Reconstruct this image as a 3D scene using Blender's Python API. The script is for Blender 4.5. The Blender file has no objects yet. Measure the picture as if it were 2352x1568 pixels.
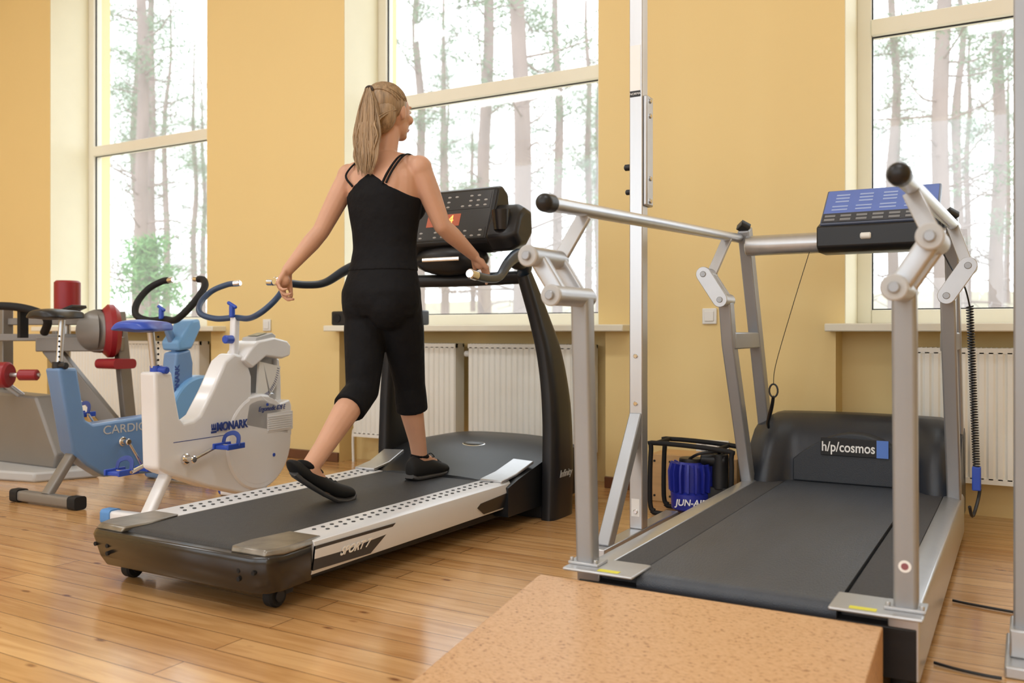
import bpy, bmesh, math, random
from mathutils import Vector as V, Matrix, Quaternion
random.seed(4)
sc=bpy.context.scene
COL=sc.collection
try: sc.view_settings.view_transform='Standard'
except Exception: pass

# ------------------------------------------------------------ materials
MATS={}
def M(name,col,rough=.5,metal=0.,var=0.,vs=8.,bump=0.,bs=60.,stretch=(1,1,1),coat=0.,emis=None,es=0.,spec=None,bd=.004):
    if name in MATS: return MATS[name]
    m=bpy.data.materials.new(name); m.use_nodes=True
    n=m.node_tree.nodes; l=m.node_tree.links; b=n['Principled BSDF']
    b.inputs['Base Color'].default_value=(*col,1); b.inputs['Roughness'].default_value=rough; b.inputs['Metallic'].default_value=metal
    if spec is not None: b.inputs['Specular IOR Level'].default_value=spec
    if coat: b.inputs['Coat Weight'].default_value=coat; b.inputs['Coat Roughness'].default_value=.1
    if emis: b.inputs['Emission Color'].default_value=(*emis,1); b.inputs['Emission Strength'].default_value=es
    tc=n.new('ShaderNodeTexCoord'); mp=n.new('ShaderNodeMapping'); mp.inputs['Scale'].default_value=stretch
    l.new(tc.outputs['Object'],mp.inputs['Vector'])
    nz=n.new('ShaderNodeTexNoise'); nz.inputs['Scale'].default_value=vs; nz.inputs['Detail'].default_value=5
    l.new(mp.outputs['Vector'],nz.inputs['Vector'])
    mx=n.new('ShaderNodeMix'); mx.data_type='RGBA'
    v=max(var,.03)
    mx.inputs[6].default_value=(*[c*(1-v) for c in col],1); mx.inputs[7].default_value=(*[min(1,c*(1+v)) for c in col],1)
    l.new(nz.outputs['Fac'],mx.inputs[0]); l.new(mx.outputs[2],b.inputs['Base Color'])
    if bump:
        n2=n.new('ShaderNodeTexNoise'); n2.inputs['Scale'].default_value=bs; n2.inputs['Detail'].default_value=3
        l.new(mp.outputs['Vector'],n2.inputs['Vector'])
        bp=n.new('ShaderNodeBump'); bp.inputs['Strength'].default_value=bump; bp.inputs['Distance'].default_value=bd
        l.new(n2.outputs['Fac'],bp.inputs['Height']); l.new(bp.outputs['Normal'],b.inputs['Normal'])
    MATS[name]=m; return m

wall_m=M('wall_paint',(.84,.645,.30),.6,var=.03,vs=1.5,bump=.06,bs=90)
reveal_m=M('reveal_paint',(.88,.84,.66),.6,var=.03)
ceil_m=M('ceiling_paint',(.85,.86,.84),.8)
frame_m=M('window_frame_paint',(.86,.83,.71),.4)
white_m=M('white_enamel',(.82,.82,.80),.35,var=.03)
radi_m=M('radiator_enamel',(.88,.87,.82),.35)
steel_m=M('brushed_steel',(.55,.56,.58),.32,.8,var=.06,vs=30,stretch=(1,1,.1))
alu_m=M('satin_aluminium',(.50,.51,.53),.36,.65,var=.05,vs=20)
greypaint_m=M('grey_silver_paint',(.34,.35,.37),.35,.4,var=.04)
chrome_m=M('chrome',(.75,.75,.76),.12,1.)
black_m=M('black_plastic',(.013,.013,.015),.38,var=.2,spec=.4)
blackg_m=M('black_gloss_plastic',(.013,.013,.015),.30,var=.1)
brownblack_m=M('dark_brown_plastic',(.016,.013,.011),.24,var=.2,coat=.15)
rubber_m=M('black_rubber',(.012,.012,.013),.65,var=.2,spec=.3)
belt_m=M('belt_rubber',(.036,.037,.040),.5,var=.3,vs=40,bump=.5,bs=260,spec=.35)
belt2_m=M('belt_rubber_blue',(.056,.065,.083),.42,var=.22,vs=14,bump=.5,bs=300,stretch=(1,.25,1),spec=.45)
strip_m=M('ribbed_side_strip',(.06,.06,.065),.6,var=.35,vs=120,bump=.6,bs=300,spec=.3)
railw_m=M('silver_white_rail',(.70,.71,.74),.35,.1,var=.03)
hole_m=M('rail_dots',(.04,.045,.05),.6)
hood_m=M('hood_blue_black',(.022,.027,.038),.36,var=.15,bump=.15,bs=400)
blue_m=M('blue_plastic',(.02,.07,.45),.35)
cblue_m=M('compressor_blue',(.02,.03,.32),.35)
navy_m=M('navy_ink',(.02,.05,.25),.5)
dispblue_m=M('display_blue',(.12,.20,.58),.3,var=.1)
bikeblue_m=M('bike_blue_paint',(.12,.24,.46),.3,var=.06,coat=.3)
bikelight_m=M('bike_light_blue',(.16,.36,.65),.3,var=.05)
bikewhite_m=M('bike_white_paint',(.78,.78,.80),.3,var=.03,coat=.3)
red_m=M('red_vinyl',(.28,.012,.02),.42,var=.12)
machgrey_m=M('machine_grey',(.22,.205,.19),.4,.3)
lightgrey_m=M('light_grey_paint',(.48,.48,.48),.4)
yellow_m=M('yellow_sticker',(.75,.70,.05),.5)
signwhite_m=M('white_ink',(.9,.9,.9),.4)
skin_m=M('skin',(.60,.335,.225),.5,var=.08,vs=12,bump=.05,bs=200)
_n=skin_m.node_tree.nodes['Principled BSDF']
_n.inputs['Subsurface Weight'].default_value=.12; _n.inputs['Subsurface Radius'].default_value=(.02,.008,.004)
cloth_m=M('black_jersey',(.005,.005,.0065),.8,var=.25,vs=20,bump=.7,bs=16,spec=.22,bd=.012)
hair_m=M('blond_hair',(.33,.22,.125),.42,var=.85,vs=60,stretch=(1.6,1.6,.10),bump=.6,bs=90)
hairtie_m=M('dark_hair_tie',(.04,.025,.02),.6)
orange_m=M('orange_led',(.9,.2,.05),.4,emis=(1,.25,.05),es=3)
darkdisp_m=M('console_face',(.02,.02,.02),.3)
copper_m=M('bronze_sticker',(.24,.22,.19),.3,.6,var=.6,vs=18)
baseb_m=M('baseboard_brown',(.16,.065,.03),.4,var=.15)
wood_m=M('box_plywood',(.62,.38,.17),.5,var=.15,stretch=(1,1,8))

def floor_mat():
    m=bpy.data.materials.new('pine_floor'); m.use_nodes=True
    n=m.node_tree.nodes; l=m.node_tree.links; b=n['Principled BSDF']
    tc=n.new('ShaderNodeTexCoord')
    br=n.new('ShaderNodeTexBrick'); br.inputs['Scale'].default_value=1; br.inputs['Brick Width'].default_value=2.3; br.inputs['Row Height'].default_value=.098
    br.inputs['Mortar Size'].default_value=.0018; br.inputs['Mortar Smooth'].default_value=.3; br.inputs['Bias'].default_value=-.1
    br.inputs['Color1'].default_value=(.57,.315,.125,1); br.inputs['Color2'].default_value=(.72,.44,.20,1); br.inputs['Mortar'].default_value=(.18,.075,.025,1)
    l.new(tc.outputs['Object'],br.inputs['Vector'])
    mp=n.new('ShaderNodeMapping'); mp.inputs['Scale'].default_value=(1.2,16,1); l.new(tc.outputs['Object'],mp.inputs['Vector'])
    nz=n.new('ShaderNodeTexNoise'); nz.inputs['Scale'].default_value=2.2; nz.inputs['Detail'].default_value=7; nz.inputs['Distortion'].default_value=.6; l.new(mp.outputs['Vector'],nz.inputs['Vector'])
    rp=n.new('ShaderNodeValToRGB'); rp.color_ramp.elements[0].position=.3; rp.color_ramp.elements[0].color=(.76,.66,.55,1); rp.color_ramp.elements[1].position=.62; rp.color_ramp.elements[1].color=(1.05,1.05,1.05,1)
    l.new(nz.outputs['Fac'],rp.inputs['Fac'])
    mx=n.new('ShaderNodeMix'); mx.data_type='RGBA'; mx.blend_type='MULTIPLY'; mx.inputs[0].default_value=1
    l.new(br.outputs['Color'],mx.inputs[6]); l.new(rp.outputs['Color'],mx.inputs[7])
    mp2=n.new('ShaderNodeMapping'); mp2.inputs['Scale'].default_value=(2.0,5,1); l.new(tc.outputs['Object'],mp2.inputs['Vector'])
    vo=n.new('ShaderNodeTexVoronoi'); vo.inputs['Scale'].default_value=2.2; l.new(mp2.outputs['Vector'],vo.inputs['Vector'])
    r2=n.new('ShaderNodeValToRGB'); r2.color_ramp.elements[0].position=.04; r2.color_ramp.elements[0].color=(.30,.15,.08,1); r2.color_ramp.elements[1].position=.12; r2.color_ramp.elements[1].color=(1,1,1,1)
    l.new(vo.outputs['Distance'],r2.inputs['Fac'])
    m3=n.new('ShaderNodeMix'); m3.data_type='RGBA'; m3.blend_type='MULTIPLY'; m3.inputs[0].default_value=.9
    l.new(mx.outputs[2],m3.inputs[6]); l.new(r2.outputs['Color'],m3.inputs[7]); l.new(m3.outputs[2],b.inputs['Base Color'])
    n3=n.new('ShaderNodeTexNoise'); n3.inputs['Scale'].default_value=1.6; l.new(tc.outputs['Object'],n3.inputs['Vector'])
    mr=n.new('ShaderNodeMapRange'); mr.inputs['To Min'].default_value=.14; mr.inputs['To Max'].default_value=.30; l.new(n3.outputs['Fac'],mr.inputs['Value']); l.new(mr.outputs['Result'],b.inputs['Roughness'])
    bp=n.new('ShaderNodeBump'); bp.inputs['Strength'].default_value=.25; bp.inputs['Distance'].default_value=.003; bp.invert=True
    l.new(br.outputs['Fac'],bp.inputs['Height']); l.new(bp.outputs['Normal'],b.inputs['Normal'])
    b.inputs['Coat Weight'].default_value=.5; b.inputs['Coat Roughness'].default_value=.14
    return m
floor_m=floor_mat()
def cork_mat():
    m=bpy.data.materials.new('flecked_ramp_covering'); m.use_nodes=True
    n=m.node_tree.nodes; l=m.node_tree.links; b=n['Principled BSDF']
    tc=n.new('ShaderNodeTexCoord'); mp=n.new('ShaderNodeMapping'); mp.inputs['Scale'].default_value=(1,2.2,1); l.new(tc.outputs['Object'],mp.inputs['Vector'])
    nz=n.new('ShaderNodeTexNoise'); nz.inputs['Scale'].default_value=85; nz.inputs['Detail'].default_value=4; nz.inputs['Roughness'].default_value=.65; l.new(mp.outputs['Vector'],nz.inputs['Vector'])
    rp=n.new('ShaderNodeValToRGB'); e=rp.color_ramp.elements
    e[0].position=.33; e[0].color=(.26,.12,.05,1); e[1].position=.42; e[1].color=(.58,.335,.165,1); e.new(.7).color=(.67,.425,.235,1)
    l.new(nz.outputs['Fac'],rp.inputs['Fac']); l.new(rp.outputs['Color'],b.inputs['Base Color']); b.inputs['Roughness'].default_value=.40
    return m
cork_m=cork_mat()
def glass_mat():
    m=bpy.data.materials.new('window_glass'); m.use_nodes=True
    n=m.node_tree.nodes; l=m.node_tree.links; n.remove(n['Principled BSDF'])
    t=n.new('ShaderNodeBsdfTransparent'); g=n.new('ShaderNodeBsdfGlossy'); g.inputs['Roughness'].default_value=.02
    tr=n.new('ShaderNodeBsdfTranslucent'); tr.inputs['Color'].default_value=(.95,.97,1,1)
    m0=n.new('ShaderNodeMixShader'); m0.inputs[0].default_value=.07; l.new(t.outputs[0],m0.inputs[1]); l.new(tr.outputs[0],m0.inputs[2])  # translucent share lays a pale veil over the trees, standing in for glare
    mx=n.new('ShaderNodeMixShader'); mx.inputs[0].default_value=.04
    l.new(m0.outputs[0],mx.inputs[1]); l.new(g.outputs[0],mx.inputs[2]); l.new(mx.outputs[0],n['Material Output'].inputs['Surface'])
    return m
glassp_m=glass_mat()

# ------------------------------------------------------------ geometry
ORG={}
QF=[(3,2,1,0),(4,5,6,7),(0,1,5,4),(1,2,6,5),(2,3,7,6),(3,0,4,7)]
def circ(n=16,r=1.,ph=0.): return [(r*math.cos(2*math.pi*i/n+ph),r*math.sin(2*math.pi*i/n+ph)) for i in range(n)]
def rrect(w,h,r,k=3):
    out=[]
    for cx,cy,a0 in ((w/2-r,h/2-r,0),(-w/2+r,h/2-r,90),(-w/2+r,-h/2+r,180),(w/2-r,-h/2+r,270)):
        for i in range(k+1):
            a=math.radians(a0+90*i/k); out.append((cx+r*math.cos(a),cy+r*math.sin(a)))
    return out
def spline(pts,n=8):
    P=[V(p) for p in pts]; out=[]
    for i in range(len(P)-1):
        p0=P[max(i-1,0)];p1=P[i];p2=P[i+1];p3=P[min(i+2,len(P)-1)]
        for k in range(n):
            t=k/n
            out.append(.5*((2*p1)+(p2-p0)*t+(2*p0-5*p1+4*p2-p3)*t*t+(3*p1-p0-3*p2+p3)*t**3))
    out.append(P[-1]); return out
def lerpl(vals,n):
    out=[]
    for i in range(n):
        t=i/(n-1)*(len(vals)-1); k=min(int(t),len(vals)-2); f=t-k
        a,b=vals[k],vals[k+1]
        out.append(tuple(x*(1-f)+y*f for x,y in zip(a,b)) if isinstance(a,tuple) else a*(1-f)+b*f)
    return out
class G:
    def __init__(s): s.v=[];s.f=[];s.m=[];s.mi=0
    def add(s,vs,fs):
        o=len(s.v); s.v+= [tuple(x) for x in vs]; s.f+=[tuple(i+o for i in f) for f in fs]; s.m+=[s.mi]*len(fs); return s
    def box(s,x0,x1,y0,y1,z0,z1):
        vs=[(x,y,z) for x in (x0,x1) for y in (y0,y1) for z in (z0,z1)]
        return s.add(vs,[(0,1,3,2),(4,6,7,5),(0,4,5,1),(2,3,7,6),(0,2,6,4),(1,5,7,3)])
    def sweep(s,pts,prof,sc=None,up=None,cap=True,closed=False):
        P=[V(p) for p in pts]; n=len(P); k=len(prof)
        if sc is None: sc=[1]*n
        if not hasattr(sc,'__len__'): sc=[sc]*n
        T=[]
        for i in range(n):
            if closed: t=P[(i+1)%n]-P[i-1]
            elif i==0: t=P[1]-P[0]
            elif i==n-1: t=P[-1]-P[-2]
            else: t=(P[i+1]-P[i]).normalized()+(P[i]-P[i-1]).normalized()
            if t.length<1e-9: t=T[-1] if T else V((0,0,1))
            T.append(t.normalized())
        u=V(up) if up is not None else (V((0,0,1)) if abs(T[0].z)<.9 else V((0,1,0)))
        u=(u-T[0]*u.dot(T[0])).normalized(); vs=[]
        for i in range(n):
            if i: u=(u-T[i]*u.dot(T[i])).normalized()
            side=T[i].cross(u)
            a=sc[i]; sa,sb=(a if isinstance(a,tuple) else (a,a))
            for (p,q) in prof: vs.append(P[i]+side*p*sa+u*q*sb)
        fs=[]
        rng=n if closed else n-1
        for i in range(rng):
            j=(i+1)%n
            for m in range(k): fs.append((i*k+m,i*k+(m+1)%k,j*k+(m+1)%k,j*k+m))
        if cap and not closed: fs+= [tuple(range(k))[::-1],tuple((n-1)*k+m for m in range(k))]
        return s.add(vs,fs)
    def cyl(s,p1,p2,r1,r2=None,n=20):
        return s.sweep([p1,p2],circ(n),[r1,r1 if r2 is None else r2])
    def rcyl(s,p1,p2,r,n=24,e=.004):
        p1=V(p1);p2=V(p2);d=(p2-p1).normalized()*e
        return s.sweep([p1,p1+d,p2-d,p2],circ(n),[r-e,r,r,r-e])
    def tube(s,pts,r,n=10,k=6,closed=False):
        q=spline(pts,k) if k else [V(p) for p in pts]
        if hasattr(r,'__len__'): r=lerpl(list(r),len(q))
        else: r=[r]*len(q)
        return s.sweep(q,circ(n),r,closed=closed)
    def beam(s,p1,p2,w,h,up=None): return s.sweep([p1,p2],[(w/2,h/2),(-w/2,h/2),(-w/2,-h/2),(w/2,-h/2)],up=up)
    def pbeam(s,pts,w,h,up=None): return s.sweep(pts,[(w/2,h/2),(-w/2,h/2),(-w/2,-h/2),(w/2,-h/2)],up=up)
    def prism(s,poly,ax,a0,a1):
        f={'X':lambda a,p:(a,p[0],p[1]),'Y':lambda a,p:(p[0],a,p[1]),'Z':lambda a,p:(p[0],p[1],a)}[ax]
        k=len(poly); vs=[f(a0,p) for p in poly]+[f(a1,p) for p in poly]
        return s.add(vs,[tuple(range(k))[::-1],tuple(range(k,2*k))]+[(i,(i+1)%k,k+(i+1)%k,k+i) for i in range(k)])
    def ell(s,c,r,rot=None,n=20,m=12):
        c=V(c); r=r if hasattr(r,'__len__') else (r,r,r); vs=[];fs=[]
        for i in range(1,m):
            th=math.pi*i/m
            for j in range(n):
                ph=2*math.pi*j/n; p=V((r[0]*math.sin(th)*math.cos(ph),r[1]*math.sin(th)*math.sin(ph),r[2]*math.cos(th)))
                if rot: p=rot@p
                vs.append(c+p)
        t=V((0,0,r[2])); b=V((0,0,-r[2]))
        if rot: t=rot@t;b=rot@b
        a=len(vs); vs+=[c+t,c+b]
        for i in range(m-2):
            for j in range(n): fs.append((i*n+j,(i+1)*n+j,(i+1)*n+(j+1)%n,i*n+(j+1)%n))
        for j in range(n):
            fs.append((a,j,(j+1)%n)); fs.append((a+1,(m-2)*n+(j+1)%n,(m-2)*n+j))
        return s.add(vs,fs)
    def cap(s,p1,p2,r1,r2,n=14):
        s.ell(p1,r1,n=n,m=8); s.ell(p2,r2,n=n,m=8); return s.sweep([p1,p2],circ(n),[r1,r2])
    def loft(s,rings,n=28,p=2.):
        vs=[];fs=[]
        for (c,rx,ry) in rings:
            for j in range(n):
                a=2*math.pi*j/n; ca,sa=math.cos(a),math.sin(a)
                vs.append((c[0]+rx*math.copysign(abs(ca)**(2/p),ca),c[1]+ry*math.copysign(abs(sa)**(2/p),sa),c[2]))
        k=len(rings)
        for i in range(k-1):
            for j in range(n): fs.append((i*n+j,i*n+(j+1)%n,(i+1)*n+(j+1)%n,(i+1)*n+j))
        fs+=[tuple(range(n))[::-1],tuple((k-1)*n+j for j in range(n))]
        return s.add(vs,fs)
    def cut(s,co,no):
        me=s.mesh('c'); bm=bmesh.new(); bm.from_mesh(me)
        r=bmesh.ops.bisect_plane(bm,geom=bm.verts[:]+bm.edges[:]+bm.faces[:],plane_co=co,plane_no=no,clear_outer=True)
        bmesh.ops.holes_fill(bm,edges=[e for e in bm.edges if e.is_boundary],sides=0)
        bm.verts.index_update()
        s.v=[tuple(v.co) for v in bm.verts]; s.f=[tuple(v.index for v in f.verts) for f in bm.faces]; s.m=[0]*len(s.f); bm.free(); return s
    def mesh(s,name):
        me=bpy.data.meshes.new(name); me.from_pydata(s.v,[],s.f); me.update()
        for p,mi in zip(me.polygons,s.m): p.material_index=mi
        bm=bmesh.new(); bm.from_mesh(me); bmesh.ops.recalc_face_normals(bm,faces=bm.faces); bm.to_mesh(me); bm.free()
        return me
    def outs(s,name,parent,mats,**kw):
        par=list(range(len(s.v)))
        def find(a):
            while par[a]!=a: par[a]=par[par[a]]; a=par[a]
            return a
        for f in s.f:
            r=find(f[0])
            for i in f[1:]: par[find(i)]=r
        grp={}
        for f,m in zip(s.f,s.m): grp.setdefault(find(f[0]),[]).append((f,m))
        res=[]
        for fl in grp.values():
            idx={}; g=G()
            for f,m in fl:
                for i in f:
                    if i not in idx: idx[i]=len(idx); g.v.append(s.v[i])
                g.f.append(tuple(idx[i] for i in f)); g.m.append(m)
            res.append(g.out(name,parent,mats,**kw))
        return res
    def out(s,name,parent,mats,bevel=0,seg=2,smooth=38,remesh=None,smo=4,label=None):
        me=s.mesh(name)
        if not isinstance(mats,(list,tuple)): mats=[mats]
        if remesh:
            t=bpy.data.objects.new('tmp',me); COL.objects.link(t)
            r=t.modifiers.new('r','REMESH'); r.mode='VOXEL'; r.voxel_size=remesh
            k=t.modifiers.new('s','SMOOTH'); k.factor=.5; k.iterations=smo
            bpy.context.view_layer.update()
            me2=bpy.data.meshes.new_from_object(t.evaluated_get(bpy.context.evaluated_depsgraph_get()))
            bpy.data.objects.remove(t); me=me2; me.name=name; me.materials.clear()
        for m in mats: me.materials.append(m)
        xs=[v.co for v in me.vertices]
        if parent is None:
            c=V(((min(v.x for v in xs)+max(v.x for v in xs))/2,(min(v.y for v in xs)+max(v.y for v in xs))/2,min(v.z for v in xs)))
        else:
            c=V([(min(v[i] for v in xs)+max(v[i] for v in xs))/2 for i in range(3)])
        me.transform(Matrix.Translation(-c))
        for p in me.polygons: p.use_smooth=True
        if not remesh: me.set_sharp_from_angle(angle=math.radians(smooth))
        o=bpy.data.objects.new(name,me); COL.objects.link(o)
        if bevel:
            b=o.modifiers.new('bevel','BEVEL'); b.width=bevel; b.segments=seg; b.limit_method='ANGLE'; b.angle_limit=math.radians(38)
        place(o,parent,c)
        if label: o['label']=label
        return o
def place(o,parent,c):
    ORG[o.name]=V(c)
    if parent is not None: o.parent=parent; o.location=V(c)-ORG[parent.name]
    else: o.location=c
def thing(name,base,label,cat,**kw):
    e=bpy.data.objects.new(name,None); e.empty_display_size=.1; COL.objects.link(e); e.location=base; ORG[e.name]=V(base)
    e['label']=label; e['category']=cat
    for k,v in kw.items(): e[k]=v
    return e
def tag(o,label,cat,**kw):
    o['label']=label; o['category']=cat
    for k,v in kw.items(): o[k]=v
    return o
def struct(o): o['kind']='structure'; return o
def text(parent,body,pos,normal,up,size,mat,ext=.0008,shear=0.,name='lettering',sx=1.,bold=0.):
    cu=bpy.data.curves.new('t','FONT'); cu.body=body; cu.size=size; cu.extrude=ext; cu.align_x='CENTER'; cu.align_y='CENTER'; cu.shear=shear; cu.offset=bold
    t=bpy.data.objects.new('t',cu); COL.objects.link(t); bpy.context.view_layer.update()
    me=bpy.data.meshes.new_from_object(t.evaluated_get(bpy.context.evaluated_depsgraph_get())); bpy.data.objects.remove(t)
    me.name=name; me.materials.clear(); me.materials.append(mat)
    z=V(normal).normalized(); u=V(up); y=(u-z*u.dot(z)).normalized(); x=y.cross(z)
    me.transform(Matrix((x,y,z)).transposed().to_4x4()@Matrix.Diagonal((sx,1,1,1)))
    o=bpy.data.objects.new(name,me); COL.objects.link(o); place(o,parent,V(pos)); return o

# ------------------------------------------------------------ room
YW=4.4; YG=4.74; ZT=3.95; ZC=4.3
WIN=[(-6.865,-5.03),(-3.77,-1.99),(-.728,1.07)]
XL,XR=-9.2,3.2; YB=-4.5
g=G()
edges=[XL]+[e for w in WIN for e in w]+[XR]
for i in range(0,len(edges),2):
    a,b=edges[i],edges[i+1]
    a2=a if a==XL else a+.04; b2=b if b==XR else b-.04
    g.box(a2,b2,YW,4.95,0,.84); g.box(a,b,YW,4.95,.84,ZC)
for a,b in WIN:
    g.box(a-.04,b+.04,4.57,4.95,0,.84); g.box(a,b,YW,4.95,ZT,ZC)
struct(g.out('wall_back',None,wall_m))
g=G().box(XL-.15,XL,YB,4.95,0,ZC); struct(g.out('wall_left',None,wall_m))
g=G().box(XR,XR+.15,YB,4.95,0,ZC); struct(g.out('wall_right',None,wall_m))
g=G(); g.box(XL,XR,YB-.3,YB,0,.9); g.box(XL,XR,YB-.3,YB,3.9,ZC)
for x in (XL,-6.2,-3.2,-.2,2.7): g.box(x,x+.5,YB-.3,YB,.9,3.9)
struct(g.out('wall_front',None,wall_m))
g=G().box(XL-.15,XR+.15,YB-.3,4.95,-.12,0); fl=struct(g.out('floor',None,floor_m))
g=G().box(XL-.15,XR+.15,YB-.3,4.95,ZC,ZC+.12); struct(g.out('ceiling',None,ceil_m))
for i in range(0,len(edges),2):
    a,b=edges[i],edges[i+1]
    g=G(); g.box(a+.04 if i else a,b-.04,YW-.018,YW,0,.06); struct(g.out('baseboard_back',None,baseb_m,bevel=.004))
tn=1
for k,(a,b) in enumerate(WIN):
    g=G(); g.box(a,a+.004,YW+.002,YG,.875,ZT); g.box(b-.004,b,YW+.002,YG,.875,ZT); g.box(a,b,YW+.002,YG,ZT-.004,ZT)
    struct(g.out('trim_%d'%tn,None,reveal_m)); tn+=1
    g=G(); g.box(a-.07,b+.19,YW-.12,YG+.02,.838,.875); s=g.out('trim_%d'%tn,None,frame_m,bevel=.006); struct(s); tn+=1
    g=G(); y0,y1=YG,YG+.08; w=.07
    g.box(a,a+w,y0,y1,.875,ZT); g.box(b-w,b,y0,y1,.875,ZT); g.box(a+w,b-w,y0,y1,.875,.875+w); g.box(a+w,b-w,y0,y1,ZT-w,ZT)
    g.box(a+w,b-w,y0-.01,y1,2.31,2.39)
    wn=g.out('window_%d'%(k+1),None,frame_m,bevel=.006); struct(wn)
    for z0,z1 in ((.945,2.31),(2.39,ZT-w)):
        g=G(); t=.006
        A=[(a+w,z0),(b-w,z0),(b-w,z1),(a+w,z1)]; B=[(a+w+t,z0+t),(b-w-t,z0+t),(b-w-t,z1-t),(a+w+t,z1-t)]
        vs=[(x,y,z) for y in (y0+.02,y0+.03) for x,z in A+B]
        fs=[]
        for i in range(4):
            j=(i+1)%4; fs+=[(i,j,4+j,4+i),(8+i,12+i,12+j,8+j),(i,8+i,8+j,j),(4+i,4+j,12+j,12+i)]
        g.add(vs,fs); g.out('window_gasket',wn,black_m)
    g=G().box(a+w,b-w,y0+.035,y0+.039,.945,ZT-w); g.out('glass_pane',wn,glassp_m)

# ------------------------------------------------------------ radiators
def radiator(x0,x1):
    e=thing('radiator',((x0+x1)/2,4.45,0),'cream enamelled steel panel radiator with vertical ribs under a windowsill','radiator',group='panel radiators under the windows')
    z0,z1=.17,.765; yf=4.40
    g=G(); n=int((x1-x0)/.036); p=[]
    for i in range(n):
        a=x0+(x1-x0)*i/n; w=(x1-x0)/n
        p+=[(a,yf+.008),(a+w*.25,yf),(a+w*.75,yf),(a+w*.999,yf+.008)]
    p+=[(x1,yf+.03),(x0,yf+.03)]
    g.prism(p,'Z',z0+.02,z1-.02); g.box(x0,x1,yf,yf+.03,z1-.025,z1); g.box(x0,x1,yf,yf+.03,z0,z0+.025)
    g.box(x0+.01,x1-.01,yf+.025,yf+.09,z0+.05,z1-.05)
    g.out('panel',e,radi_m,bevel=.002,seg=1)
    g=G(); g.box(x0,x1,yf+.085,yf+.1,z1-.02,z1); g.box(x0,x0+.004,yf+.01,yf+.1,z0,z1); g.box(x1-.004,x1,yf+.01,yf+.1,z0,z1)
    for i in range(int((x1-x0)/.02)): g.box(x0+.005+i*.02,x0+.012+i*.02,yf+.02,yf+.095,z1-.004,z1+.002)
    g.out('top_grille',e,radi_m)
    g=G(); g.tube([(x0+.02,yf+.05,z0+.03),(x0-.035,yf+.05,z0+.03),(x0-.035,yf+.05,.0)],.009,k=5); g.cyl((x1-.05,yf+.05,z0+.02),(x1-.05,yf+.05,0),.009); g.outs('pipe',e,radi_m)
    g=G(); g.rcyl((x0-.05,yf+.05,z1-.06),(x0-.01,yf+.05,z1-.06),.018); g.cyl((x0-.02,yf+.05,z1-.06),(x0+.01,yf+.05,z1-.06),.01); g.out('valve',e,white_m)
radiator(-6.83,-5.12); radiator(-3.70,-2.92); radiator(-2.83,-2.04); radiator(-.43,.98)

def socket(x,z,w,h,lab,sw):
    e=thing('light_switch' if sw else 'power_socket',(x,YW,z),lab,'switch' if sw else 'socket')
    g=G().box(x-w/2,x+w/2,YW-.012,YW,z-h/2,z+h/2); g.out('cover_plate',e,white_m,bevel=.004)
    g=G()
    if sw: g.box(x-w*.32,x+w*.32,YW-.018,YW-.012,z-h*.32,z+h*.32); g.out('rocker',e,white_m,bevel=.003)
    else:
        for k in (-.25,.25): g.rcyl((x+w*k,YW-.016,z),(x+w*k,YW-.0125,z),.02,e=.001)
        g.outs('socket_insert',e,lightgrey_m)
socket(-1.375,.915,.075,.08,'white square switch plate on the yellow wall',True)
socket(-4.44,.88,.07,.08,'white switch plate on the yellow wall between windows',True)
socket(-1.36,.25,.17,.08,'white double socket low on the yellow wall',False)

# ------------------------------------------------------------ treadmill with walker
cx=-2.29
T=thing('treadmill',(cx,2.9,0),'black and silver motorised treadmill with dotted side rails, walked on','treadmill')
def mir(poly,s): return [(cx+s*p[0],p[1]) for p in poly]
g=G()
outl=[(-.37,2.07),(-.408,2.05),(-.415,1.92),(-.40,1.875),(-.355,1.85),(.355,1.85),(.40,1.875),(.415,1.92),(.408,2.05),(.37,2.07)]
low=[(p[0]*.97,p[1]+.015) for p in outl]
def ring(pl,z): return [(cx+p[0],p[1],z) for p in pl]
vs=ring([(p[0]*.93,p[1]+.03) for p in outl],.068)+ring(low,.10)+ring(outl,.165)+ring([(p[0]*.985,p[1]+.006) for p in outl],.185); k=10
fs=[tuple(range(k))[::-1],tuple(range(3*k,4*k))]+[(r*k+i,r*k+(i+1)%k,(r+1)*k+(i+1)%k,(r+1)*k+i) for r in range(3) for i in range(k)]
g.add(vs,fs); g.out('rear_end_cap',T,brownblack_m,bevel=.006)
g=G()
for s in (-1,1):
    for dx,dz in ((.30,.14),(.30,.115),(.36,.14)): g.cyl((cx+s*dx,1.8535,dz),(cx+s*dx,1.862,dz),.007,n=10)
g.outs('screw_plug',T,rubber_m)
def sidex(z): return .4145 - max(0,(.165-z))*.233 - max(0,z-.165)*.2
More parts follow.
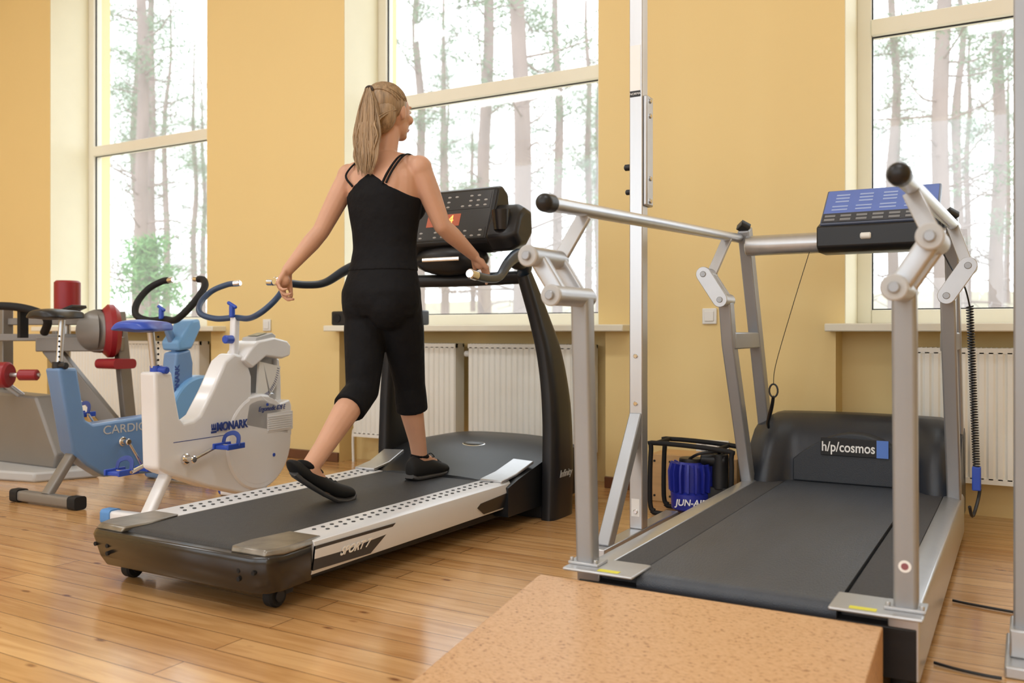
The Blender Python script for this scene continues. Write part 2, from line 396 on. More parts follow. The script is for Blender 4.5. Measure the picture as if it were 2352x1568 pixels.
for s in (-1,1):
    g=G(); pl=[(.265,2.10),(.40,2.10),(.412,1.93),(.385,1.875),(.25,1.87),(.24,1.95)]
    lo=[(cx+s*p[0],p[1],.184) for p in pl]; hi=[(cx+s*(p[0]*.98),p[1]+.01,.203) for p in pl]
    g.add(lo+hi,[tuple(range(6))[::-1],tuple(range(6,12))]+[(i,(i+1)%6,6+(i+1)%6,6+i) for i in range(6)])
    g.out('corner_guard',T,copper_m,bevel=.006)
    g=G(); pr=[(.262,.170),(.262,.198),(.385,.203),(.405,.195),(.412,.165),(.395,.092),(.37,.088),(.36,.16)]
    g.prism(mir(pr,s),'Y',2.06,3.36); g.mi=1
    for i in range(27):
        y=2.17+i*.0425
        for xx in (.305,.345):
            yy=y+(.02 if xx>.32 else 0); z=.1987+(xx-.262)/.123*.005
            g.cyl((cx+s*xx,yy,z),(cx+s*xx,yy,z+.0022),.0075,n=10)
    g.out('side_rail',T,[railw_m,hole_m],bevel=.003,seg=1)
    for pl in ([(2.06,.182),(2.06,.105),(2.34,.098),(2.46,.178)],[(3.02,.150),(3.0,.135),(3.06,.10),(3.30,.10),(3.30,.165)]):
        q=len(pl); g=G()
        vs=[(cx+s*(sidex(z)-.006),y,z) for y,z in pl]+[(cx+s*(sidex(z)+.001),y,z) for y,z in pl]
        g.add(vs,[tuple(range(q))[::-1],tuple(range(q,2*q))]+[(i,(i+1)%q,q+(i+1)%q,q+i) for i in range(q)])
        g.out('side_decal',T,blackg_m)
    wx=cx-.02
    g=G(); g.rcyl((wx+s*.31,1.99,.036),(wx+s*.35,1.99,.036),.036,e=.006); g.out('wheel',T,rubber_m)
    g=G(); g.cyl((wx+s*.30,1.99,.036),(wx+s*.355,1.99,.036),.018); g.box(wx+s*.32-.02,wx+s*.32+.02,1.98,2.06,.03,.08); g.out('wheel_bracket',T,black_m)
text(T,'SPORT 7',(cx+.409,2.25,.138),(1,0,-.23),(0,0,1),.038,signwhite_m,shear=.35,bold=.001)
g=G(); g.box(cx-.355,cx+.355,2.0,3.9,.075,.172); g.prism([(cx-.3,1.98),(cx+.3,1.98),(cx+.36,3.5),(cx-.36,3.5)],'Z',.045,.075); g.box(cx-.45,cx+.45,3.52,3.68,.0,.09); g.out('deck_frame',T,black_m,bevel=.006)
g=G(); p=[(3.45,.196),(1.93,.196)]+[(1.915-.028*math.sin(a),.168+.028*math.cos(a)) for a in [math.pi*i/8 for i in range(1,9)]]+[(3.45,.140)]
g.prism(p,'X',cx-.258,cx+.258); g.out('running_belt',T,belt_m)
# hood
g=G(); n=13
secs=[(3.27,.205),(3.36,.235),(3.50,.285),(3.66,.325),(3.9,.325),(4.06,.27),(4.1,.20)]
vs=[];fs=[]
for y,z in secs:
    for i in range(n):
        t=-1+2*i/(n-1); yy=y-(.05*(t*t) if y<3.5 else 0); hh=.06+(z-.06)*(1-.16*abs(t)**3)
        vs.append((cx+t*.42,yy,hh))
m=len(secs)
for r in range(m-1):
    for i in range(n-1): fs.append((r*n+i,r*n+i+1,(r+1)*n+i+1,(r+1)*n+i))
o0=len(vs)
for y,z in secs:
    for i in (0,n-1):
        t=-1+2*i/(n-1); yy=y-(.05 if y<3.5 else 0); vs.append((cx+t*.42,yy,.06))
for r in range(m-1):
    a=r*n; b=(r+1)*n; fs.append((a,b,o0+2*(r+1),o0+2*r)); fs.append((a+n-1,o0+2*r+1,o0+2*(r+1)+1,b+n-1))
fs.append(tuple(range(n))+(o0+1,o0)); e=(m-1)*n; fs.append(tuple(range(e,e+n))[::-1]+(o0+2*m-2,o0+2*m-1))
fs.append(tuple([o0+2*r for r in range(m)]+[o0+2*r+1 for r in range(m)][::-1]))
g.add(vs,fs); g.out('motor_hood',T,M('hood_soft_black',(.010,.011,.013),.36,var=.1,spec=.35),smooth=50)
g=G(); g.ell((cx+.02,3.58,.303),(.065,.035,.006),rot=Matrix.Rotation(.28,3,'X')); g.mi=1; g.ell((cx+.02,3.58,.306),(.057,.028,.0055),rot=Matrix.Rotation(.28,3,'X')); g.out('oval_badge',T,[chrome_m,darkdisp_m])
for s in (-1,1):
    g=G(); g.sweep([(cx+s*.34,3.21,.206),(cx+s*.345,3.33,.222),(cx+s*.36,3.46,.262)],[(.055,.006),(-.055,.006),(-.055,-.006),(.055,-.006)],up=(0,-.3,1)); g.out('hood_corner_trim',T,steel_m,bevel=.003)
    g=G(); pts=spline([(cx+s*.455,3.60,.0),(cx+s*.46,3.60,.25),(cx+s*.455,3.595,.50),(cx+s*.435,3.57,.72),(cx+s*.405,3.52,.90),(cx+s*.375,3.44,1.09)],6)
    g.sweep(pts,rrect(1,1,.3,4),lerpl([(.075,.225),(.078,.22),(.076,.20),(.07,.165),(.062,.12),(.055,.07)],len(pts)),up=(0,1,0)); g.out('upright_mast',T,black_m,smooth=50)
    g=G(); pts=spline([(cx+s*.36,3.45,1.09),(cx+s*.39,3.42,1.13),(cx+s*.41,3.33,1.165),(cx+s*.435,3.20,1.125),(cx+s*.46,3.08,1.06),(cx+s*.475,2.97,1.045),(cx+s*.49,2.86,1.05)],7)
    g.sweep(pts,circ(14),lerpl([.03,.032,.03,.023,.018,.017,.017],len(pts)))
    g.out('handlebar',T,M('handlebar_navy',(.02,.035,.06),.3,var=.1),smooth=60)
    g=G(); g.ell((cx+s*.40,3.34,1.145),(.035,.075,.042)); g.out('pulse_grip',T,black_m)
    g=G(); g.rcyl((cx+s*.491,2.855,1.05),(cx+s*.497,2.80,1.055),.019); g.out('handle_end',T,chrome_m)
text(T,'Infinity',(cx+.4995,3.60,.20),(1,0,0),(0,0,1),.045,lightgrey_m,shear=.4)
g=G(); g.tube([(cx-.38,3.45,1.08),(cx,3.45,1.075),(cx+.38,3.45,1.08)],.03,n=16); g.out('crossbar',T,black_m)
# console
C=G(); pr=[(3.335,1.235),(3.425,1.485),(3.47,1.50),(3.52,1.47),(3.545,1.34),(3.50,1.22),(3.42,1.19)]
C.prism(pr,'X',cx-.25,cx+.25)
for s in (-1,1):
    pr2=[(3.32,1.25),(3.37,1.36),(3.44,1.41),(3.52,1.40),(3.53,1.27),(3.46,1.20),(3.38,1.19)]
    xs=[(cx+s*.24,1.0),(cx+s*.34,.97),(cx+s*.385,.72)]
    vs=[];fs=[]; cy,cz=3.43,1.30
    for x,q in xs: vs+=[(x,cy+(p[0]-cy)*q,cz+(p[1]-cz)*q) for p in pr2]
    for r in range(2):
        for i in range(7): fs.append((r*7+i,r*7+(i+1)%7,(r+1)*7+(i+1)%7,(r+1)*7+i))
    fs+=[tuple(range(7)),tuple(range(14,21))]; C.add(vs,fs)
con=C.out('console',T,black_m,bevel=.015,seg=3)
g=G(); g.ell((cx,3.42,1.17),(.20,.09,.075)); g.out('console_chin',con,black_m)
g=G(); g.sweep([(cx-.1,3.335,1.165),(cx+.1,3.335,1.165)],rrect(.012,.02,.005),up=(0,0,1)); g.out('speed_lever',con,chrome_m,label='chrome lever')
def cp(u,w,off=.004):
    a=V((cx+u,3.335,1.235)); d=V((0,.09,.25)).normalized(); nn=V((0,-.25,.09)).normalized(); return a+d*w+nn*off
nn=V((0,-.25,.09)).normalized(); uu=V((0,.09,.25)).normalized()
def cslab(u0,u1,w0,w1,o0,o1): return [cp(u,w,o_) for o_ in (o0,o1) for u,w in ((u0,w0),(u1,w0),(u1,w1),(u0,w1))],QF
g=G(); g.add(*cslab(-.235,.235,.015,.255,-.01,.003)); g.out('display_panel',con,darkdisp_m,bevel=.002)
g=G(); g.add(*cslab(-.10,.08,.085,.145,.003,.0045)); g.out('led_screen',con,M('led_screen',(.28,.07,.04),.3,emis=(.6,.12,.04),es=.35))
text(con,'0:64',cp(-.005,.115,.0055),nn,uu,.06,orange_m)
g=G(); g.add(*cslab(-.225,.225,.165,.245,.001,.0045)); g.add(*cslab(-.225,.225,.02,.07,.001,.0045)); g.mi=1
for i in range(11):
    for w in (.03,.055,.18,.205,.23):
        if random.random()<.75: g.ell(cp(-.2+.04*i,w,.004),(.010,.003,.005),n=8,m=6)
g.out('keypad',con,[darkdisp_m,lightgrey_m])
for s in (-1,1):
    g=G(); g.sweep([(cx+s*.31,3.352,1.285),(cx+s*.31,3.345,1.37)],circ(20),[.034,.042]); g.mi=1; g.cyl((cx+s*.31,3.3455,1.366),(cx+s*.31,3.3447,1.373),.036)
    g.out('cup_holder',con,[blackg_m,black_m])

# ------------------------------------------------------------ woman
W=thing('person',(-2.27,2.85,.2),'woman with long blond hair, black tank top and leggings, walking','person')
def hand(g,wr,dr,pn,side,curl=.35,rl=1.,spl=1.6):
    wr=V(wr); d=V(dr).normalized(); n=V(pn).normalized(); n=(n-d*n.dot(d)).normalized(); s=d.cross(n)*side
    L=.078*rl
    fin=[(.030,.070,.95,.0085),(.010,.078,1.0,.0088),(-.011,.072,.97,.0084),(-.030,.057,.88,.0075)]
    for (o,l,k,r) in fin:
        kn=wr+d*L*k+s*o
        g.cap(wr+s*o*.55+d*.012,kn,.0125,.0105)
        q=kn; a=curl*.6; seg=[l*.45,l*.30,l*.25]
        for i,sl in enumerate(seg):
            a+=curl*(.55+.25*i)+ (0.10 if o<0 else 0)
            dd=(d*math.cos(a)+n*math.sin(a)+s*o*spl*(1 if i==0 else .6)).normalized(); q2=q+dd*sl
            g.cap(q,q2,r*(1-.06*i),r*(.93-.08*i),n=10); q=q2
    g.cap(wr+s*.018+d*.01,wr+s*.034+d*.040+n*.01,.015,.012)
    t1=wr+s*.034+d*.040+n*.012; t2=t1+(d*.8+s*.35+n*.35).normalized()*.030; t3=t2+(d*.9+s*.05+n*.5).normalized()*.026
    g.cap(t1,t2,.0115,.0098,n=10); g.cap(t2,t3,.0096,.0078,n=10)
    g.ell(wr+d*.045+n*.004,(.026,.022,.026))
Sh_R=V((-2.112,2.925,1.495)); El_R=V((-2.050,2.995,1.268)); Wr_R=V((-2.020,3.19,1.158))
Sh_L=V((-2.445,2.885,1.485)); El_L=V((-2.505,2.78,1.25)); Wr_L=V((-2.555,2.64,1.083))
Hp_L=V((-2.352,2.89,.96)); Kn_L=V((-2.32,2.82,.60)); An_L=V((-2.268,2.452,.335))
Hp_R=V((-2.208,2.915,.96)); Kn_R=V((-2.255,3.05,.62)); An_R=V((-2.28,3.16,.285))
TR=[(.90,.152,.108,2.897),(.95,.169,.124,2.890),(1.0,.168,.124,2.888),(1.06,.153,.108,2.895),(1.12,.138,.095,2.903),(1.18,.131,.089,2.908),(1.25,.137,.094,2.908),(1.32,.151,.102,2.907),(1.39,.164,.103,2.904),(1.45,.167,.092,2.900),(1.495,.150,.076,2.898),(1.53,.108,.062,2.90),(1.57,.055,.052,2.905)]
def torso(g,z0,z1,ex=0):
    r=[]
    for i in range(25):
        z=z0+(z1-z0)*i/24
        for a,b in zip(TR,TR[1:]):
            if a[0]<=z<=b[0]+1e-6:
                f=(z-a[0])/(b[0]-a[0])
                r.append(((-2.28+.007*(z-.9)/.6,a[3]*(1-f)+b[3]*f,z),a[1]*(1-f)+b[1]*f+ex,a[2]*(1-f)+b[2]*f+ex)); break
    g.loft(r,p=2.2)
g=G(); torso(g,.90,1.57)
for x in (-2.345,-2.215): g.ell((x,2.855,.945),(.080,.080,.095))
for x in (-2.355,-2.205): g.ell((x+.005,2.985,1.355),(.062,.05,.06))
for x in (-2.35,-2.205): g.ell((x,2.842,1.43),(.06,.035,.075))
g.cap((-2.275,2.90,1.53),(-2.27,2.93,1.67),.050,.047)
for S_,E_,W_ in ((Sh_R,El_R,Wr_R),(Sh_L,El_L,Wr_L)):
    g.cap((-2.275,2.898,1.55),S_+V((0,0,.008)),.036,.040); g.ell(S_,(.051,.05,.054)); g.cap(S_,S_.lerp(E_,.4),.048,.046); g.cap(S_.lerp(E_,.4),E_,.046,.036); g.cap(E_,E_.lerp(W_,.3),.036,.037); g.cap(E_.lerp(W_,.3),W_,.037,.0235)
hand(g,Wr_R,(.02,.07,-.055),(-.4,-.2,-1),1,.30)
hand(g,Wr_L,(-.02,-.05,-.12),(.85,.35,.1),-1,.62,spl=.5)
for H_,K_,A_ in ((Hp_L,Kn_L,An_L),(Hp_R,Kn_R,An_R)):
    g.cap(H_,K_,.082,.052); g.cap(K_,K_.lerp(A_,.3)+V((0,-.014,0)),.050,.053); g.cap(K_.lerp(A_,.3)+V((0,-.014,0)),K_.lerp(A_,.75),.053,.038); g.cap(K_.lerp(A_,.75),A_,.038,.034)
g.cap(An_L,(-2.262,2.54,.245),.034,.028); g.cap(An_R,(-2.275,3.25,.25),.034,.028)
hc=V((-2.268,2.935,1.750)); RH=Matrix.Rotation(math.radians(-5),3,'Z')
def h(x,y,z): return hc+RH@V((x,y,z))
g.ell(hc,(.073,.090,.090),rot=RH); g.ell(h(0,.028,-.055),(.056,.062,.062),rot=RH); g.ell(h(0,.065,-.095),(.028,.025,.02),rot=RH)
g.cap(h(0,.088,.005),h(0,.108,-.032),.008,.012)
for s in (-1,1):
    g.ell(h(s*.011,.098,-.036),.008); g.ell(h(s*.038,.070,-.032),(.022,.02,.02)); g.ell(h(s*.030,.078,.022),(.02,.01,.008),rot=RH)
    g.ell(h(s*.075,-.003,-.018),(.010,.019,.032),rot=RH@Matrix.Rotation(s*.25,3,'Z'))
g.ell(h(0,.090,-.062),(.022,.010,.006),rot=RH); g.ell(h(0,.088,-.072),(.018,.010,.006),rot=RH)
g.out('body',W,skin_m,remesh=.0045,smo=5)
for s in (-1,1):
    g=G(); g.ell(h(s*.030,.081,.004),(.013,.009,.008),rot=RH); g.mi=1; g.ell(h(s*.030,.0885,.004),(.0055,.003,.0055),rot=RH); g.out('eye',W,[signwhite_m,M('iris',(.08,.15,.2),.2)])
g=G(); g.ell(h(0,.098,-.064),(.020,.006,.004),rot=RH); g.ell(h(0,.097,-.070),(.016,.006,.004),rot=RH); g.out('lips',W,M('lips',(.5,.15,.13),.4))
# clothing
g=G(); torso(g,1.085,1.52,.009)
for s in (-1,1): g.cut(V((-2.277,2.9,1.478)),V((s*.62,0,1)).normalized())
g.cut(V((-2.277,2.80,1.475)),V((0,.25,1)).normalized())
for x in (-2.355,-2.205):
    g.ell((x+.005,2.988,1.352),(.067,.052,.064)); g.ell((x+(.008 if x<-2.3 else -.008),2.846,1.375),(.058,.04,.06))
g.out('tank_top',W,cloth_m,remesh=.006,smo=5)
def strap(x,dx,x0):
    g=G(); pts=spline([(x0,2.800,1.425),(x-.015+dx,2.812,1.475),(x+dx,2.858,1.535),(x+dx,2.91,1.553),(x+dx,2.965,1.525),(x+dx,3.0,1.42)],6)
    g.sweep(pts,rrect(.009,.005,.0015),up=(0,-1,.2)); g.out('shoulder_strap',W,cloth_m)
strap(-2.168,0,-2.205); strap(-2.168,.020,-2.185); strap(-2.385,0,-2.355)
g=G(); torso(g,.90,1.13,.005)
for x in (-2.345,-2.215): g.ell((x,2.855,.945),(.087,.087,.102))
for H_,K_,A_,hh in ((Hp_L,Kn_L,An_L,.25),(Hp_R,Kn_R,An_R,.36)):
    g.ell(H_,.092); g.sweep([H_,H_.lerp(K_,.35),H_.lerp(K_,.7),K_],circ(20),[.092,.089,.077,.067]); g.ell(K_,.067)
    hm=K_.lerp(A_,hh)+V((0,-.008,0)); g.sweep([K_,K_.lerp(hm,.5),hm],circ(20),[.066,.068,.068])
g.out('leggings',W,cloth_m,remesh=.006,smo=7)
# shoes
def shoe(st,lab,cf):
    n=16; vs=[];fs=[]
    for (p,u,w,h_) in st:
        p=V(p);u=V(u).normalized(); sd=V((1,0,0))
        for j in range(n):
            a=2*math.pi*j/n; ca,sa=math.cos(a),math.sin(a)
            x=math.copysign(abs(ca)**.8,ca)*w*(1 if sa<0 else (1-.35*sa)); z=h_/2+math.copysign(abs(sa)**.75,sa)*h_/2
            vs.append(p+sd*x+u*z)
    k=len(st)
    for i in range(k-1):
        for j in range(n): fs.append((i*n+j,i*n+(j+1)%n,(i+1)*n+(j+1)%n,(i+1)*n+j))
    fs+=[tuple(range(n)),tuple((k-1)*n+j for j in range(n))]
    g=G(); g.add(vs,fs); sh=g.out('shoe',W,rubber_m,smooth=80,label=lab)
    ss=sh.modifiers.new('sub','SUBSURF'); ss.levels=1; ss.render_levels=2
    g=G()
    P=[V(s_[0])+V(s_[1]).normalized()*.005 for s_ in st]
    g.sweep(P,rrect(2,1,.3,3),[(s_[2]*1.06,.018) for s_ in st],up=st[0][1]); g.out('sole',sh,M('shoe_sole',(.035,.035,.038),.5),smooth=60)
    u=V(st[2][1]).normalized(); A=V(st[2][0])+u*(st[2][3]-.012); B=V(st[3][0])+V(st[3][1]).normalized()*(st[3][3]-.006)
    c=A.lerp(B,cf); f=(B-A).normalized()
    g=G(); g.ell(c,(.038,.046,.020),rot=V((0,1,0)).rotation_difference(f).to_matrix()); g.out('padded_collar',sh,cloth_m)
    g=G(); cs=[]
    for i in (3,4):
        for q in (.1,.6):
            c=V(st[i][0]).lerp(V(st[i+1][0]),q)+V(st[i][1]).normalized()*(st[i][3]*(1-q)+st[i+1][3]*q)*.97; cs.append(c); g.tube([c+V((-.022,0,-.006)),c+V((0,0,.004)),c+V((.022,.008,-.006))],.0028,n=6)
            g.tube([c+V((.022,0,-.006)),c+V((0,.01,.005)),c+V((-.022,.01,-.006))],.0028,n=6)
    g.tube([c_+V((0,.003,.002)) for c_ in cs],.0028,n=6); g.tube([cs[0],cs[0]+V((.02,.0,.014)),cs[0]+V((.03,.012,-.004)),cs[0]],.0022,n=6)
    g.out('laces',sh,rubber_m)
dx,dy=-.03,-.015
def mv(st): return [((p[0]+dx,p[1]+dy,p[2]),u,w,h_) for p,u,w,h_ in st]
shoe(mv([((-2.252,2.405,.325),(0,-.55,.85),.022,.06),((-2.25,2.425,.305),(0,-.5,.87),.036,.090),((-2.247,2.470,.275),(0,-.4,.9),.040,.105),((-2.24,2.525,.240),(0,-.35,.94),.044,.095),((-2.235,2.58,.211),(0,-.2,1),.048,.075),((-2.23,2.625,.201),(0,0,1),.049,.058),((-2.225,2.665,.201),(0,0,1),.042,.046),((-2.223,2.695,.204),(0,0,1),.020,.026)]),'black trainer pushing off on its toes',.45)
shoe([((-2.282,3.085,.212),(0,-.1,1),.022,.065),((-2.282,3.105,.202),(0,-.1,1),.034,.095),((-2.281,3.15,.200),(0,-.05,1),.040,.110),((-2.278,3.205,.200),(0,0,1),.043,.095),((-2.275,3.25,.200),(0,0,1),.047,.072),((-2.272,3.29,.201),(0,0,1),.047,.056),((-2.270,3.325,.204),(0,0,1),.038,.042),((-2.269,3.345,.210),(0,0,1),.018,.026)],'black trainer flat on the belt',.25)
# hair
g=G(); hc2=V((-2.27,2.905,1.770)); R=V((.084,.094,.086))
g.ell(hc2,R,n=32,m=20,rot=None); g.ell(hc2+V((0,-.035,-.045)),(.076,.055,.085),n=24,m=14)
tie=V((-.14,-.88,.42)).normalized()
def on(dv,k=1.012): dv=dv.normalized(); return hc2+V((dv.x*R.x,dv.y*R.y,dv.z*R.z))*k
for i in range(170):
    a=-math.pi*.62+math.pi*1.24*(i+random.random())/170
    st=V((math.sin(a)*1.0,math.cos(a)*.9,.25+.2*math.cos(a)+random.uniform(-.25,.15))).normalized()
    st=RH@st
    pts=[]
    for k in range(9):
        t=k/8; d=(st*(1-t)+tie*t); d+=V((0,0,.35*math.sin(t*math.pi)*(1-abs(st.x)*.6))); pts.append(on(d,1.0+random.uniform(.004,.022)))
    g.tube(pts,[.0018,.0032,.0035,.0026],n=5,k=2)
tp=on(tie,1.03)
for i in range(260):
    a=random.uniform(-1,1); lay=random.random()
    s0=tp+V((a*.014,-lay*.010,random.uniform(-.010,.010)))
    if i%2==0: s0=hc2+V((a*.080,-.055+.03*abs(a)-lay*.02,-.04))
    sx=a*random.uniform(.032,.066); L=random.uniform(.27,.345) if i%2 else random.uniform(.17,.26)
    zt=s0.z; b=s0.z-L
    wav=random.uniform(-.01,.01)
    pts=[s0,V((-2.27+sx*.75,2.803-lay*.016,zt-L*.25)),V((-2.272+sx*1.05+wav,2.802-lay*.020,zt-L*.55)),V((-2.278+sx*.95-wav,2.799-lay*.016,zt-L*.8)),V((-2.282+sx*.65,2.799-lay*.010,b))]
    g.tube(pts,[.0025,.004,.0042,.0035,.0010],n=5,k=3)
pts=spline([tp,(-2.27,2.808,1.73),(-2.272,2.806,1.65),(-2.276,2.805,1.58),(-2.28,2.808,1.54)],5)
g.sweep(pts,circ(14),lerpl([(.016,.012),(.042,.015),(.054,.018),(.048,.015),(.026,.006)],len(pts)),up=(0,-1,0))
hr=g.out('hair',W,hair_m,smooth=80)
g=G(); pts=[tp+V((.018*math.cos(t),-.004,.016*math.sin(t))) for t in [2*math.pi*i/16 for i in range(16)]]; g.sweep(pts,circ(8),.005,closed=True,up=(0,1,0)); g.out('hair_tie',W,hairtie_m)

# ------------------------------------------------------------ treadmill with arm rails
c2=-.643
T=thing('treadmill',(c2,3.1,0),'grey steel rehabilitation treadmill with adjustable arm rails and empty belt','treadmill')
g=G(); g.box(c2-.375,c2+.375,2.26,4.30,.03,.168); g.out('deck_frame',T,black_m)
for s in (-1,1):
    g=G(); g.prism([(c2+s*.368,.10),(c2+s*.368,.186),(c2+s*.395,.19),(c2+s*.43,.182),(c2+s*.436,.17),(c2+s*.436,.03),(c2+s*.42,.03),(c2+s*.42,.1)],'Y',2.24,4.02); g.out('side_beam',T,steel_m,bevel=.003)
    g=G(); g.box(min(c2+s*.262,c2+s*.367),max(c2+s*.262,c2+s*.367),2.25,3.99,.15,.186)
    g.out('side_step',T,strip_m,bevel=.003)
    g=G(); a,b=sorted((c2+s*.245,c2+s*.45)); g.box(a,b,2.175,2.315,.187,.196); g.out('foot_plate',T,alu_m,bevel=.012,seg=3)
    g=G(); a,b=sorted((c2+s*.29,c2+s*.35)); g.box(a,b,2.185,2.205,.1962,.1972); g.out('yellow_sticker',T,yellow_m)
    g=G(); g.cyl((c2+s*.40,2.27,.0),(c2+s*.40,2.27,.04),.03); g.cyl((c2+s*.38,4.1,.0),(c2+s*.38,4.1,.04),.03); g.outs('levelling_foot',T,rubber_m)
    x=c2+s*.407
    g=G(); g.sweep([(x,2.25,.19),(x,2.213,.930)],rrect(.052,.052,.010,3),up=(1,0,0)); g.out('rail_post',T,greypaint_m)
    g=G(); g.box(x-.045,x+.045,2.215,2.285,.196,.204)
    for dx in (-.036,.036): g.cyl((x+dx,2.222,.203),(x+dx,2.222,.214),.006,n=6)
    g.out('post_flange',T,alu_m,bevel=.002)
    def linkage(yn,ln,r,nm):
        xl=c2+s*.407; xu=c2+s*.475; zl=.932 if yn<3 else .965; zu=zl+.104
        g=G(); g.rcyl((xl,yn,zl),(xl,yn+ln,zl),r); g.rcyl((xu,yn,zu),(xu,yn+ln*.85,zu),r)
        g.sweep([(xl,yn+.05,zl),(xu,yn+.05,zu)],rrect(.045,.035,.008),up=(0,1,0)); g.sweep([(xl,yn+ln*.75,zl),(xu,yn+ln*.75,zu)],rrect(.045,.02,.006),up=(0,1,0))
        k=g.out('rail_linkage',T,alu_m,bevel=.002)
        g=G(); d=V((xu-xl,0,zu-zl)).normalized(); sd=V((d.z,0,-d.x))
        pl=[]
        for cpt,base in ((V((xl,0,zl)),math.pi),(V((xu,0,zu)),0)):
            for i in range(9):
                a=base-math.pi/2+math.pi*i/8; pl.append(cpt+(d*math.cos(a)+sd*math.sin(a))*(r*1.12))
        g.prism([(p.x,p.z) for p in pl],'Y',yn-.014,yn+.004)
        if nm: g.out('link_plate',k,alu_m,bevel=.002)
        g=G()
        for xx,zz in ((xl,zl),(xu,zu)): g.rcyl((xx,yn-.018,zz),(xx,yn-.008,zz),.45*r,e=.002)
        g.outs('pivot_bolt',k,greypaint_m)
        return xu,zu
    xu,zu=linkage(2.03,.225,.0265,False)
    g=G(); g.rcyl((x,2.022,.932),(x,2.032,.932),.0285,e=.003); g.rcyl((xu,2.022,1.036),(xu,2.032,1.036),.0285,e=.003); g.outs('end_cap',T,lightgrey_m)
    xu,zu=linkage(3.50,.12,.027,True)
    xr=c2+s*.417
    g=G(); g.cyl((xr,2.02,1.168),(xr,3.80,1.238),.0195,n=24); g.out('arm_rail',T,steel_m)
    g=G(); g.ell((xr,2.012,1.168),(.0245,.026,.0245)); g.cyl((xr,2.012,1.168),(xr,2.045,1.169),.0245); g.out('rail_end_cap',T,black_m)
    g=G(); g.beam((c2+s*.470,2.21,1.045),(xr,2.25,1.162),.04,.016,up=(0,1,0)); g.beam((c2+s*.470,3.58,1.07),(xr,3.63,1.225),.04,.016,up=(0,1,0)); g.outs('rail_strut',T,alu_m,bevel=.003)
    g=G(); P=[(x,3.91,.18),(x,3.62,.79),(x,3.575,.96)]
    g.pbeam(P,.05,.06,up=(0,1,0)); g.out('rear_support',T,greypaint_m,bevel=.006)
    xu2=c2+s*.40
    g=G(); g.pbeam([(xu2,4.24,.19),(xu2,4.16,.45),(xu2,3.83,1.28)],.05,.065,up=(0,1,0)); g.beam((xu2,3.61,.80),(xu2,4.03,.80),.045,.07); g.out('console_upright',T,greypaint_m,bevel=.006)
    g=G(); g.rcyl((xu2,3.80,1.275),(xu2,3.82,1.30),.03,n=4); g.out('upright_cap',T,black_m)
g=G(); g.prism([(2.238,.03),(2.238,.15),(2.26,.168),(2.29,.168),(2.29,.03)],'X',c2-.43,c2+.43); g.out('rear_panel',T,black_m,bevel=.003)
g=G(); p=[(4.1,.189),(2.27,.189)]+[(2.255-.026*math.sin(a),.163+.026*math.cos(a)) for a in [math.pi*i/8 for i in range(1,9)]]+[(4.1,.137)]
g.prism(p,'X',c2-.255,c2+.255); g.out('running_belt',T,belt2_m)
g=G(); g.rcyl((c2-.39,3.82,1.205),(c2+.39,3.82,1.205),.043,n=32); g.out('crossbar',T,steel_m)
g=G(); g.prism([(3.69,1.175),(3.69,1.255),(3.80,1.295),(3.92,1.295),(3.92,1.175),(3.86,1.155),(3.72,1.155)],'X',c2-.075,c2+.375); con=g.out('console',T,black_m,bevel=.006)
a0=V((0,3.705,1.268)); d=V((0,.17,.15)); nrm=V((0,-.15,.17)).normalized()
def c2p(u,w,off): p=a0+d*w+nrm*off; return V((c2+u,p.y,p.z))
def slab(u0,u1,w0,w1,o0,o1):
    return [c2p(u,w,o_) for o_ in (o0,o1) for u,w in ((u0,w0),(u1,w0),(u1,w1),(u0,w1))],QF
g=G(); g.add(*slab(-.065,.365,-.02,1.02,-.03,.004)); g.out('display_housing',con,M('console_slate',(.08,.10,.16),.35),bevel=.006)
g=G(); g.add(*slab(-.055,.355,.30,.98,.003,.006)); g.out('display_panel',con,dispblue_m)
g=G(); g.mi=2; g.add(*slab(-.058,.358,.02,.96,.002,.0062)); g.mi=0
for u in (.0,.09,.18,.27):
    for w in (.60,.70,.80): g.add(*slab(u-.022,u+.03,w,w+.045,.005,.0075))
g.mi=1
g.add(*slab(-.058,.358,.0,.27,.003,.0064))
g.mi=3
for u in (-.03,.03,.09,.15,.21,.27,.33):
    for w in (.06,.17): g.add(*slab(u-.020,u+.020,w-.02,w+.04,.003,.0075))
g.mi=0
for u in (.0,.09,.18,.27):
    for w in (.36,.46): g.add(*slab(u-.03,u+.03,w-.01,w+.03,.005,.0075))
g.out('keypad',con,[M('pale_blue_ink',(.35,.45,.75),.4),M('dark_keys',(.04,.045,.06),.5),dispblue_m,M('key_grey',(.22,.23,.25),.4)])
g=G(); g.rcyl(c2p(.31,.42,.005),c2p(.31,.42,.016),.018); g.out('stop_button',con,M('stop_red',(.7,.03,.03),.4))
g=G(); g.rcyl((c2+.09,3.692,1.212),(c2+.13,3.692,1.212),.013); g.out('knob',con,white_m)
# hood: one flared cover
def sstep(a,b,x): t=max(0,min(1,(x-a)/(b-a))); return t*t*(3-2*t)
prof=[(3.99,.06),(3.99,.20),(4.015,.29),(4.055,.375),(4.11,.435),(4.18,.468),(4.27,.472),(4.33,.44),(4.34,.06)]
wt=[1,1,.92,.75,.45,.15,0,0,0]
N=29; vs=[];fs=[];k=len(prof)
for i in range(N):
    t=-1+2*i/(N-1); x=t*.425; ax_=abs(x); fl_=-.10*sstep(.24,.33,ax_); dr_=sstep(.34,.43,ax_)
    for (y,z),w_ in zip(prof,wt):
        yy=y+fl_*w_+(.05*dr_*w_); zz=.06+(z-.06)*(1-.10*dr_-.02*abs(t)**2)
        vs.append((c2+x,yy,zz))
for r in range(N-1):
    for i in range(k): fs.append((r*k+i,r*k+(i+1)%k,(r+1)*k+(i+1)%k,(r+1)*k+i))
